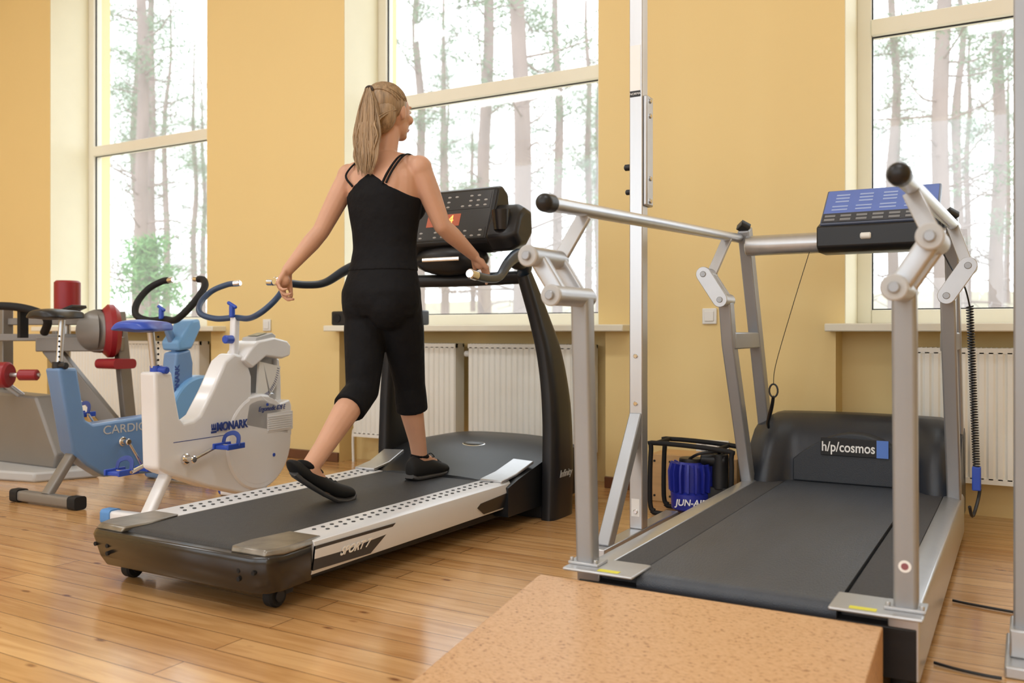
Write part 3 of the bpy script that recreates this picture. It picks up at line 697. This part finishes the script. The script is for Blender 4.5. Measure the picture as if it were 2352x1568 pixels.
fs+=[tuple(range(k)),tuple(range((N-1)*k,N*k))]; g=G(); g.add(vs,fs); hood=g.out('motor_hood',T,hood_m,smooth=50)
c3=c2+.02
pl=[(c3-.25,.19)]+[(c3-.25+.50*i/14,.285+.12*math.sin(math.pi*i/14)**.9) for i in range(15)]+[(c3+.25,.19)]
g=G(); vs=[(x,3.975,z) for x,z in pl]+[(x,4.08,z) for x,z in pl]; n=len(pl)
g.add(vs,[tuple(range(n)),tuple(range(n,2*n))]+[(i,(i+1)%n,n+(i+1)%n,n+i) for i in range(n)]); g.out('hood_front_panel',hood,M('hood_panel',(.030,.035,.045),.5,bump=.2,bs=300),bevel=.006)
g=G(); g.box(c3-.13,c3+.14,3.966,3.974,.31,.385); sg=g.out('name_plate',hood,black_m,bevel=.002)
g=G(); g.box(c3+.093,c3+.139,3.9645,3.967,.311,.384); g.out('blue_square',sg,M('sign_blue',(.10,.22,.65),.4))
text(sg,'h/p/cosmos',(c3-.02,3.9652,.346),(0,-1,0),(0,0,1),.058,signwhite_m,sx=.80,bold=.0008)
g=G(); x=c2+.407; g.cyl((x,2.2210,.30),(x,2.2175,.30),.014); g.mi=1; g.cyl((x,2.2180,.30),(x,2.2168,.30),.008); g.out('round_sticker',T,[signwhite_m,M('sticker_maroon',(.3,.1,.12),.5)])
g=G(); g.tube([(c2-.12,3.78,1.165),(c2-.19,3.80,.95),(c2-.27,3.84,.70),(c2-.285,3.86,.61)],.0015,n=5); g.out('safety_cord',T,black_m)
g=G(); pts=[(c2-.285+.018*math.sin(t),3.86,.585+.028*math.cos(t)) for t in [2*math.pi*i/14 for i in range(14)]]; g.sweep(pts,circ(6),.004,closed=True,up=(0,1,0))
g.tube([(c2-.285,3.86,.56),(c2-.30,3.89,.51),(c2-.335,3.97,.44),(c2-.34,4.0,.41)],[.007,.009,.006],n=6); g.out('safety_clip',T,black_m)
g=G(); pts=[]
for i in range(520):
    t=i/520; a=i*.75; pts.append((c2+.475+.011*math.cos(a)+.015*t,3.60+.18*t+.011*math.sin(a),.93-.62*t))
g.sweep(pts,circ(5),.0028); g.tube([(c2+.475,3.60,.93),(c2+.46,3.55,1.0),(c2+.42,3.62,1.06),(c2+.37,3.80,1.15)],.003,n=6); g.tube([(c2+.49,3.78,.31),(c2+.50,3.80,.24),(c2+.48,3.74,.15),(c2+.47,3.70,.19)],.006,n=6); g.out('coiled_cable',T,black_m)
g=G(); g.box(c2+.475,c2+.505,3.76,3.80,.24,.33); g.out('cable_plug',T,blue_m,bevel=.004)

# ------------------------------------------------------------ ramp
g=G(); g.prism([(2.16,0),(2.16,.172),(2.14,.172),(1.10,.006),(1.10,0)],'X',-1.15,-.275)
rp=tag(g.out('wooden_ramp',None,cork_m,bevel=.003),'tan cork-flecked wooden access ramp leading up to the treadmill belt','ramp')
# ------------------------------------------------------------ gantry
Gt=thing('support_frame',(-1.342,3.36,0),'tall square grey steel post with diagonal brace beside the treadmill','support frame')
g=G(); g.box(-1.370,-1.314,3.325,3.385,.05,3.4)
g.out('post',Gt,steel_m,bevel=.004)
g=G(); g.box(-1.372,-1.312,2.95,3.75,0,.05); g.out('foot_beam',Gt,steel_m,bevel=.004)
g=G(); g.beam((-1.342,3.34,.50),(-1.342,3.02,.04),.05,.05,up=(1,0,0)); g.out('diagonal_brace',Gt,greypaint_m,bevel=.004)
g=G(); g.box(-1.330,-1.300,3.388,3.41,1.34,1.78); g.box(-1.314,-1.296,3.33,3.40,1.34,1.78); g.out('side_bracket',Gt,alu_m,bevel=.006)
g=G()
for z in (1.36,1.45,1.70,1.76): g.rcyl((-1.297,3.365,z),(-1.29,3.365,z),.010,e=.002)
for z in (.74,.55,.12): g.rcyl((-1.342,3.327,z),(-1.342,3.318,z),.009,e=.002)
g.outs('bolt',Gt,chrome_m)
g=G(); g.rcyl((-1.40,3.35,1.50),(-1.365,3.35,1.50),.013); g.rcyl((-1.395,3.35,1.40),(-1.365,3.35,1.40),.011); g.outs('knob',Gt,black_m)
g=G(); g.box(-1.366,-1.322,3.3235,3.326,1.80,1.98); g.box(-1.360,-1.326,3.3235,3.326,.1,.17); g.outs('white_label',Gt,signwhite_m)
g=G(); g.box(-1.366,-1.322,3.3232,3.326,1.775,1.798); lb=g.out('black_label',Gt,black_m); text(lb,'NORMA',(-1.344,3.3228,1.7865),(0,-1,0),(0,0,1),.013,signwhite_m,ext=.0002)
Gt=thing('support_frame',(.015,2.60,0),'tall grey steel post with floor plate beside the treadmill','support frame')
g=G(); g.box(-.022,.055,2.56,2.63,.07,3.4); g.out('post',Gt,greypaint_m,bevel=.005)
g=G(); g.box(-.04,.09,2.46,2.74,0,.03); g.box(-.03,.065,2.53,2.66,.03,.10); g.out('base_plate',Gt,alu_m,bevel=.005)
for pts in ([(-.19,3.07,.006),(-.12,3.05,.006),(.06,3.02,.006),(.6,2.95,.006)],[(-.195,2.47,.006),(-.14,2.45,.006),(-.08,2.44,.006),(-.045,2.44,.006)]):
    g=G(); g.tube(pts,.004,n=8); tag(g.out('power_cable',None,black_m),'black cable lying on the wooden floor','cable',group='cables on the floor')

# ------------------------------------------------------------ compressor + box
g=G(); g.box(-1.60,-1.17,4.16,4.36,0,.235); bx=thing('wooden_box',(-1.385,4.26,0),'low plywood box standing against the yellow wall','box')
g.out('carcass',bx,wood_m,bevel=.004)
g=G()
for x in (-1.58,-1.5,-1.27,-1.19):
    for z in (.03,.2): g.cyl((x,4.161,z),(x,4.157,z),.006,n=8)
g.outs('screw',bx,black_m)
K=thing('air_compressor',(-1.32,3.93,0),'small blue finned air compressor in a black tubular carry frame','compressor')
g=G(); ox=-.02
for y in (3.84,4.02):
    g.tube([(-1.44+ox,y,.02),(-1.46+ox,y,.06),(-1.455+ox,y,.30),(-1.43+ox,y,.33),(-1.13,y,.315),(-1.105,y,.28),(-1.11,y,.06),(-1.13,y,.012),(-1.42+ox,y,.012),(-1.44+ox,y,.02)],.011,k=5)
g.tube([(-1.43+ox,3.84,.33),(-1.43+ox,4.02,.33)],.010,k=2); g.tube([(-1.17,3.84,.316),(-1.17,4.02,.316)],.010,k=2); g.tube([(-1.30,3.84,.012),(-1.30,4.02,.012)],.010,k=2); g.out('carry_frame',K,rubber_m)
g=G(); qx=-1.315
g.sweep([(qx,3.93,.02),(qx,3.93,.035),(qx,3.93,.105),(qx,3.93,.115)],circ(28),[.070,.090,.094,.08])
g.sweep([(qx,3.93,.11),(qx,3.93,.225),(qx,3.93,.245)],circ(28),[.078,.078,.055])
for i in range(18):
    a=2*math.pi*i/18; c_,s_=math.cos(a),math.sin(a)
    g.sweep([(qx+.086*c_,3.93+.086*s_,.115),(qx+.090*c_,3.93+.090*s_,.20),(qx+.080*c_,3.93+.080*s_,.238)],[(.0045,.016),(-.0045,.016),(-.0045,-.016),(.0045,-.016)],up=(c_,s_,0))
g.out('finned_housing',K,cblue_m)
g=G(); g.rcyl((qx,3.93,.235),(qx,3.93,.262),.055); g.rcyl((qx+.05,3.93,.262),(-1.15,3.93,.262),.032); g.rcyl((-1.18,3.93,.13),(-1.18,3.93,.29),.036); g.tube([(-1.18,3.96,.28),(-1.19,3.9,.30),(-1.26,3.88,.29),(qx,3.9,.26)],.007,n=8); g.box(-1.23,-1.14,3.9,3.98,.03,.14); g.out('pump_head',K,black_m,bevel=.003)
n_=V((.30,-.95,0)); text(K,'JUN-AIR',V((qx,3.93,.072))+n_.normalized()*.0975,n_,(0,0,1),.040,signwhite_m,bold=.0008,sx=.95,shear=.15)

# ------------------------------------------------------------ exercise bikes
def bike(loc,rot,st):
    wh=st=='w'
    e=thing('exercise_bike',(0,0,0),'white upright exercise bike with blue saddle and blue pedals' if wh else 'blue upright exercise bike with black saddle and black handlebar','exercise bike')
    body=bikewhite_m if wh else bikeblue_m; ks=1. if wh else 1.12
    hb=M('handle_grey_blue',(.03,.06,.13),.35) if wh else rubber_m
    Y=lambda y:y*ks
    fr=[(.0,.665),(.095,.665),(.115,.56),(.14,.455),(.165,.435),(.22,.44),(.26,.46),(.34,.57),(.42,.70),(.48,.735),(.56,.72),(.60,.62),(.60,.50),(.68,.30),(.66,.07),(.55,.052),(.30,.13),(.06,.225),(.015,.25),(.01,.4)]
    if not wh: fr=[(.02,.66),(.11,.66),(.15,.40),(.19,.375),(.55,.39),(.62,.44),(.655,.72),(.74,.74),(.76,.66),(.74,.12),(.62,.07),(.25,.10),(.16,.17),(.09,.25)]
    fw=.048 if wh else .055
    g=G(); g.prism([(Y(y),z) for y,z in fr],'X',-fw,fw); g.out('frame',e,body,bevel=.014,seg=4)
    cyy,czz,rr=(.655,.295,.24) if wh else (.80,.36,.23)
    hx=.056 if wh else .085
    g=G(); xs=[(-hx,.84),(-hx+.006,.97),(-hx+.02,1),(hx-.02,1),(hx-.006,.97),(hx,.93)]
    if wh: xs+=[(hx-.003,.915),(hx-.003,.86),(hx,.85)]
    g.sweep([(x,Y(cyy),czz) for x,_ in xs],circ(48),[rr*q for _,q in xs]); g.out('flywheel_cover',e,body if wh else bikelight_m,smooth=30)
    if wh:
        g=G(); g.box(.045,.058,.70,.895,.335,.43)
        for i in range(7): g.box(.057,.0615,.705,.885,.345+i*.011,.350+i*.011)
        g.out('vent_slots',e,bikewhite_m)
        g=G(); g.prism([(.54,.38),(.57,.52),(.66,.53),(.72,.49),(.80,.475),(.875,.49),(.89,.46),(.892,.30)],'X',-.056,.056); g.out('front_shell',e,body,bevel=.010,seg=3)
        g=G(); g.prism([(.825,.47),(.835,.70),(.862,.70),(.875,.60),(.878,.47)],'X',-.056,.0); g.out('front_guard',e,body,bevel=.010,seg=3)
        g=G(); g.box(-.035,-.02,.62,.85,.46,.72); g.out('mechanism_plate',e,lightgrey_m,bevel=.003)
        g=G(); pts=[(.66,.69)]+[(.67+.15*math.cos(a),.69+.19*math.sin(a)) for a in [math.radians(-100+ i*7) for i in range(14)]]
        g.prism(pts,'X',.030,.042); g.mi=1
        for i in range(22):
            a=math.radians(-97+i*4); g.beam((.043,.67+.125*math.cos(a),.69+.165*math.sin(a)),(.043,.67+.142*math.cos(a),.69+.182*math.sin(a)),.002,.002)
        g.out('load_scale',e,[white_m,navy_m])
        g=G(); g.sweep([(.035,.69,.68),(.035,.735,.53)],circ(10),[.007,.010]); g.rcyl((.015,.74,.505),(.055,.74,.505),.026); g.out('pendulum_weight',e,alu_m)
        g=G(); g.prism([(.52,.70),(.56,.745),(.62,.79),(.74,.808),(.84,.79),(.868,.765),(.862,.715),(.80,.70),(.68,.715),(.58,.66)],'X',-.07,.07); co=g.out('console',e,body,bevel=.010,seg=4)
        g=G(); g.prism([(.63,.785),(.635,.808),(.75,.832),(.78,.818),(.77,.785)],'X',-.045,.045); g.out('meter',co,lightgrey_m,bevel=.004)
        g=G(); g.add([(-.03,.66,.8155),(.03,.66,.8155),(.03,.73,.8297),(-.03,.73,.8297),(-.03,.659,.8175),(.03,.659,.8175),(.03,.729,.8317),(-.03,.729,.8317)],QF); g.out('meter_display',co,M('lcd_grey',(.25,.28,.25),.3))
    else:
        g=G(); g.prism([(Y(.66),.73),(Y(.65),.78),(Y(.74),.90),(Y(.79),.91),(Y(.80),.86),(Y(.74),.74)],'X',-.07,.07); co=g.out('console',e,bikelight_m,bevel=.015,seg=3)
    sz=.865 if wh else .925; sy=.0 if wh else .06
    g=G(); g.cyl((0,Y(.05),.60),(0,sy+.02,sz-.03),.0155); g.out('seat_post',e,steel_m)
    g=G()
    for i in range(6): g.cyl((.0145,Y(.05)-.004,.69+.025*i),(.0175,Y(.05)-.004,.69+.025*i),.005,n=8)
    g.out('post_holes',e,black_m)
    g=G(); n=16; stn=[(-.125,.05,.015),(-.115,.095,.035),(-.07,.115,.05),(-.01,.085,.05),(.05,.04,.042),(.11,.026,.036),(.14,.012,.02)]
    vs=[];fs=[]
    for y,w,h_ in stn:
        for j in range(n):
            a=2*math.pi*j/n; vs.append((w*math.cos(a),sy+y,sz-.005+h_*.6*math.sin(a)*(1 if math.sin(a)>0 else .9)-( .012 if abs(math.cos(a))>.8 else 0)))
    for i in range(len(stn)-1):
        for j in range(n): fs.append((i*n+j,i*n+(j+1)%n,(i+1)*n+(j+1)%n,(i+1)*n+j))
    fs+=[tuple(range(n)),tuple((len(stn)-1)*n+j for j in range(n))]; g.add(vs,fs); sd=g.out('saddle',e,blue_m if wh else black_m,smooth=80); sd.modifiers.new('s','SUBSURF').levels=1
    g=G(); g.cyl((.0,Y(.05),.655),(.0,Y(.05),.69),.026); g.rcyl((.02,Y(.05),.672),(.065,Y(.05),.672),.016); g.out('seat_clamp_knob',e,blue_m if wh else black_m)
    hy,hz=(.535,.905) if wh else (.62,.905); zs=1. if wh else 1.3
    hy=Y(hy)
    g=G(); g.sweep([(0,hy-.01 if wh else Y(.70),.70),(0,hy,hz)],rrect(.038,.036,.01)); g.out('handlebar_stem',e,body)
    R_=[(0,0,0),(.10,-.02,-.005),(.185,-.035,.02),(.228,.01,.075),(.222,.08,.135),(.165,.125,.168),(.12,.13,.172)]
    pts=[(-x,hy+y,hz+z*zs) for x,y,z in R_[::-1]]+[(x,hy+y,hz+z*zs) for x,y,z in R_[1:]]
    g=G(); g.tube(pts,.0145 if wh else .019,n=12,k=6); g.out('handlebar',e,hb)
    g=G()
    for s in (-1,1): g.rcyl((s*.125,hy+.13,hz+.172*zs),(s*.085,hy+.132,hz+.174*zs),.0155)
    g.outs('bar_end',e,chrome_m)
    g=G(); g.rcyl((0,hy-.02,hz+.0),(0,hy-.02,hz+.06),.014); g.cap((-.02,hy-.02,hz+.07),(.02,hy-.02,hz+.05),.009,.009); g.out('adjusting_lever',e,blue_m)
    if wh: g=G(); g.rcyl((0,hy-.07,.80),(0,hy-.02,.80),.020); g.out('stem_knob',e,blue_m)
    cy_,cz_=(.165,.275) if wh else (.34,.27); cy_=Y(cy_)
    g=G(); g.cyl((-.10,cy_,cz_),(.10,cy_,cz_),.012); g.rcyl((.046,cy_,cz_),(.065,cy_,cz_),.024); g.out('crank_axle',e,chrome_m)
    for s in (1,-1):
        d=V((0,.165,.045)) if wh else V((0,.09,-.14)); d=d*s
        p0=V((s*.095,cy_,cz_)); p1=p0+d
        g=G(); g.sweep([p0,p1],rrect(.014,.022,.005),up=(1,0,0)); g.rcyl(p0-V((s*.01,0,0)),p0+V((s*.012,0,0)),.017); g.cyl(p1,p1+V((s*.09,0,0)),.006); g.out('crank_arm',e,chrome_m)
        g=G(); c=p1+V((s*.055,0,0)); g.box(c.x-.042,c.x+.042,c.y-.045,c.y+.045,c.z-.014,c.z+.002); g.box(c.x-.047,c.x-.036,c.y-.055,c.y+.055,c.z-.014,c.z+.012); g.box(c.x+.036,c.x+.047,c.y-.055,c.y+.055,c.z-.014,c.z+.012); g.out('pedal',e,blue_m,bevel=.003)
        g=G(); g.sweep(spline([c+V((-.043,.01,.0)),c+V((-.038,.02,.04)),c+V((0,.03,.055)),c+V((.038,.02,.04)),c+V((.043,.01,0))],5),rrect(.022,.004,.0015),up=(0,0,1)); g.out('pedal_strap',e,navy_m)
    g=G(); g.sweep([(0,Y(.12),.235),(0,.0,.05)],rrect(.06,.035,.01),up=(0,1,.3)); g.out('rear_strut',e,body if wh else machgrey_m)
    g=G(); g.sweep([(-.20,0,.032),(.20,0,.032)],rrect(.055,.05,.012),up=(0,0,1)); g.out('rear_foot_bar',e,body if wh else machgrey_m)
    g=G()
    for s in (-1,1): g.sweep([(s*.19,0,.032),(s*.245,0,.032)],rrect(.065,.062,.015),up=(0,0,1))
    g.outs('foot_cap',e,M('cap_blue',(.10,.28,.62),.4) if wh else rubber_m)
    fy=Y(.70)
    g=G(); g.sweep([(-.22,fy,.032),(.22,fy,.032)],rrect(.055,.05,.012),up=(0,0,1)); g.box(-.03,.03,fy-.03,fy+.03,.04,.10); g.out('front_foot_bar',e,body)
    g=G()
    for s in (-1,1): g.rcyl((s*.225,fy+.02,.033),(s*.255,fy+.02,.033),.033)
    g.outs('transport_wheel',e,blue_m)
    X=(1,0,0);U=(0,0,1)
    if wh:
        text(e,'MONARK',(.0565,.455,.395),X,U,.054,navy_m,ext=.002,bold=.0018,sx=.88)
        g=G(); g.box(.045,.0492,.325,.36,.37,.38); g.box(.045,.0492,.328,.357,.383,.395)
        for i in range(3): g.ell((.0475,.331+.011*i,.403),(.0022,.005,.012),n=8,m=6)
        g.out('crown_emblem',e,navy_m)
        g=G(); g.box(.0475,.0488,.10,.41,.352,.355); g.out('trim_line',e,navy_m)
        text(e,'Ergomedic 828 E',(.0575,.735,.455),X,U,.034,navy_m,shear=.3,sx=.85)
        g=G(); g.cyl((.052,.70,.475),(.060,.70,.475),.007); g.cyl((.052,.75,.22),(.059,.75,.22),.009); g.outs('cover_screw',e,blue_m)
    else:
        text(e,'CARDIO',(.0562,.40,.335),X,U,.062,lightgrey_m,sx=1.15)
        text(e,'MONARK',(.0562,.735,.56),X,(0,-1,0),.042,navy_m,bold=.0012)
    e.location=loc; e.rotation_euler=(0,0,rot)
bike((-3.25,2.52,0),math.radians(5),'w')
bike((-4.08,2.60,0),math.radians(2),'b')

# ------------------------------------------------------------ strength machine
S=thing('strength_machine',(-5.3,3.2,0),'grey leg strength machine with red round pads and rollers','gym machine')
g=G(); g.prism([(-5.75,2.75),(-4.75,2.95),(-4.60,3.25),(-5.75,3.40)],'Z',0,.055); g.out('base_platform',S,lightgrey_m,bevel=.012)
g=G(); g.prism([(-5.75,.05),(-4.80,.05),(-4.78,.13),(-4.98,.46),(-5.75,.48)],'Y',3.10,3.25); g.out('weight_stack_box',S,machgrey_m,bevel=.015)
g=G(); g.pbeam([(-5.62,3.3,.05),(-5.62,3.3,.98)],.07,.07,up=(1,0,0)); g.beam((-5.64,3.3,.90),(-4.95,3.55,.90),.045,.045); g.beam((-5.7,3.1,.80),(-5.0,3.5,.80),.045,.045); g.beam((-5.22,3.40,.84),(-5.22,3.40,.05),.05,.06); g.beam((-5.18,3.32,.74),(-4.72,3.62,.05),.07,.09); g.beam((-5.25,3.3,.76),(-4.88,3.62,.76),.18,.09); g.beam((-4.92,3.6,.96),(-4.86,3.66,.05),.05,.08); g.out('frame',S,machgrey_m,bevel=.006)
g=G(); g.tube([(-5.45,2.95,.985),(-5.15,3.05,.985),(-5.0,3.13,.95),(-4.97,3.17,.90),(-5.05,3.2,.83)],.024,n=14); g.beam((-5.1,3.1,.98),(-5.1,3.1,.80),.03,.05); g.out('handle',S,rubber_m)
g=G(); g.rcyl((-5.28,3.50,.94),(-5.28,3.50,1.16),.078,e=.012,n=28); g.out('upright_roller_pad',S,red_m)
g=G(); g.cyl((-5.28,3.5,.05),(-5.28,3.5,.96),.02); g.out('roller_post',S,steel_m)
g=G(); dr=V((.45,.90,0)).normalized(); c=V((-4.93,3.50,.84)); g.rcyl(c-dr*.0,c+dr*.09,.165,e=.03,n=36); g.out('round_pad',S,red_m)
g=G(); g.rcyl(c-dr*.035,c+dr*.004,.135,n=28,e=.02); g.out('pad_plate',S,machgrey_m)
g=G(); g.sweep([(-4.92,3.52,.64),(-4.74,3.52,.64)],rrect(.16,.06,.025),up=(0,0,1)); g.out('seat_pad',S,red_m)
d=V((.87,.5,0)); c=V((-5.16,3.0,.585)); g=G(); g.rcyl(c-d*.11,c+d*.06,.075,e=.012,n=28); g.out('leg_roller_pad',S,red_m)
g=G(); g.rcyl(c+d*.11,c+d*.22,.032,e=.006); g.out('small_roller_pad',S,red_m)
g=G(); g.cyl(c-d*.12,c+d*.23,.012); g.cyl(c+V((0,0,-.03)),c+V((0,0.13,-.13)),.02); g.out('roller_axle',S,steel_m)
g=G(); g.beam((-5.15,3.33,.93),(-4.98,3.38,.99),.13,.02); g.out('control_plate',S,black_m,bevel=.004)

# sill items
def rad(x,lab,w):
    it=thing('portable_radio',(x,4.36,.875),lab,'radio',group='small radios on the windowsill')
    g=G(); g.box(x-w,x+w,4.31,4.41,.876,.965); g.out('case',it,black_m,bevel=.01)
    g=G(); g.cyl((x-.02,4.311,.92),(x-.02,4.305,.92),.028); g.out('speaker_grille',it,rubber_m)
rad(-3.73,'small black box-shaped radio on the end of the windowsill',.07)
rad(-3.17,'small black box-shaped radio on the windowsill behind the woman',.06)

# ------------------------------------------------------------ outside
g=G(); n=12; vs=[];fs=[]
def gz(y): return -.5+max(0,y-10)*.062
for i in range(n):
    for j in range(n):
        x=-70+115*j/(n-1); y=6+80*i/(n-1); vs.append((x,y,gz(y)+.3*math.sin(x*.3+y*.2)*(1 if i else 0)))
for i in range(n-1):
    for j in range(n-1): fs.append((i*n+j,i*n+j+1,(i+1)*n+j+1,(i+1)*n+j))
g.add(vs,fs); gr=g.out('ground',None,M('dry_grass',(.33,.29,.19),.9,var=.35,vs=1.5)); gr['kind']='structure'
bark_m=M('pine_bark',(.27,.205,.18),.9,var=.4,vs=3,stretch=(1,1,.3),bump=.5,bs=15)
leaf_m=M('pine_needles',(.20,.28,.17),.8,var=.4,vs=2)
def needles(tips,rnd,hi,sp=.28):
    vs=[];fs=[]
    for e,z in tips:
        for _ in range(hi):
            c=e+V((rnd.gauss(0,sp),rnd.gauss(0,sp),rnd.gauss(0,sp*.55))); d=V((rnd.uniform(-1,1),rnd.uniform(-1,1),rnd.uniform(-.3,1))).normalized()*.14; s=V((rnd.uniform(-1,1),rnd.uniform(-1,1),rnd.uniform(-1,1))).normalized()*.02
            o=len(vs); vs+=[c-s,c+s,c+d]; fs.append((o,o+1,o+2))
    return vs,fs
def tree_meshes(seed):
    rnd=random.Random(seed); g=G(); H=15
    ax=[(rnd.uniform(-.07,.07)*i*.5,rnd.uniform(-.07,.07)*i*.5,H*i/6) for i in range(7)]
    g.tube(ax,[.17,.155,.14,.12,.10,.06,.03],n=10,k=4)
    tips=[]
    for i in range(40):
        z=rnd.uniform(1.5,H*.8); t=z/H*6; k=min(int(t),5); b=V(ax[k]).lerp(V(ax[k+1]),t-k); a=rnd.uniform(0,6.28); L=rnd.uniform(.6,1.7)
        q=b+V((math.cos(a)*L*.5,math.sin(a)*L*.5,rnd.uniform(-.1,.35))); e=b+V((math.cos(a)*L,math.sin(a)*L,rnd.uniform(-.3,.9)))
        g.tube([b,q,e],[.026,.016,.005],n=5,k=3)
        if z>2.5 and rnd.random()<.55: tips.append((e,z))
        if z>6: tips.append((q,z))
        for _ in range(5):
            f=rnd.uniform(.3,.95); s=b.lerp(e,f); g.tube([s,s+V((rnd.uniform(-.45,.45),rnd.uniform(-.45,.45),rnd.uniform(-.25,.35)))],[.009,.004],n=4,k=1)
    tm=g.mesh('trunk'); tm.materials.append(bark_m)
    for p in tm.polygons: p.use_smooth=True
    vs,fs=needles(tips,rnd,100)
    fm=bpy.data.meshes.new('needles'); fm.from_pydata(vs,[],fs); fm.materials.append(leaf_m)
    return tm,fm
TM=[tree_meshes(k) for k in (1,2,3,4)]
pos=[(-17.2,13.2),(-22.1,17.3),(-27,20.5),(-26.5,25.5),(-15.3,21.2),(-19.2,28.2),(-10.5,17),(-7.3,13.0),(-12.2,24.0),(-14.9,32.0),(-3.3,28),(-1.26,17.7),(-1.9,33),(-.5,22.8),(-4.3,37)]
tries=0
while len(pos)<46 and tries<6000:
    tries+=1; q=(random.uniform(-55,8),random.uniform(20,60))
    if all((q[0]-p[0])**2+(q[1]-p[1])**2>4.3**2 for p in pos): pos.append(q)
for i,(x,y) in enumerate(pos):
    e=thing('pine_tree',(x,y,gz(y)-.35),'tall bare-trunked pine tree outside the window','tree',group='pine trees outside the windows')
    e.rotation_euler=(0,0,random.uniform(0,6.28)); tm,fm=TM[i%4]
    for nme,me in (('trunk',tm),('foliage',fm)):
        o=bpy.data.objects.new(nme,me); COL.objects.link(o); o.parent=e
# young spruce by the far window
e=thing('young_spruce',(-12.0,9.35,-.75),'small green young spruce growing outside the window','tree')
g=G(); g.tube([(-12.0,9.35,-.75),(-12.0,9.35,1.0),(-11.98,9.35,2.4)],[.04,.03,.01],n=8); g.out('trunk',e,bark_m)
rnd=random.Random(9); tips=[]
for i in range(46):
    z=rnd.uniform(.6,2.25); r=(2.5-z)*.45*rnd.uniform(.3,1); a=rnd.uniform(0,6.28); tips.append((V((-12.0+r*math.cos(a),9.35+r*math.sin(a),z)),z))
vs,fs=needles(tips,rnd,60,.12); fo=G().add(vs,fs).out('foliage',e,M('spruce_green',(.16,.34,.12),.8,var=.3))

# ------------------------------------------------------------ light
w=bpy.data.worlds.new('world'); sc.world=w; w.use_nodes=True
bg=w.node_tree.nodes['Background']; bg.inputs[0].default_value=(.89,.95,1,1); bg.inputs[1].default_value=3.1
def area(name,loc,rot,sx,sy,power=0,portal=False,col=(1,1,1)):
    l=bpy.data.lights.new(name,'AREA'); l.shape='RECTANGLE'; l.size=sx; l.size_y=sy; l.energy=power; l.color=col
    if portal: l.cycles.is_portal=True
    o=bpy.data.objects.new(name,l); COL.objects.link(o); o.location=loc; o.rotation_euler=rot; return o
for k,(a,b) in enumerate(WIN): area('window_portal',((a+b)/2,4.93,2.4),(math.radians(-90),0,0),b-a,3.05,portal=True)
area('window_portal',(-3,YB-.28,2.4),(math.radians(90),0,0),12.2,3.0,portal=True)
for x in (-6.5,-3.2,.2):
    for y in (-1.8,1.2): area('ceiling_fill',(x,y,ZC-.02),(0,0,0),1.5,.5,power=34,col=(.93,.97,1))  # added fill lights out of view under the ceiling, brightening the room side
# ------------------------------------------------------------ camera
cd=bpy.data.cameras.new('camera'); cd.sensor_width=36; cd.lens=31.27; cd.shift_y=-24/2352; cd.clip_end=300
cd.dof.use_dof=True; cd.dof.focus_distance=3.4; cd.dof.aperture_fstop=2.8
cam=bpy.data.objects.new('camera',cd); COL.objects.link(cam); cam.location=(0,0,.84); cam.rotation_euler=(math.radians(90),0,math.radians(29.9)); sc.camera=cam
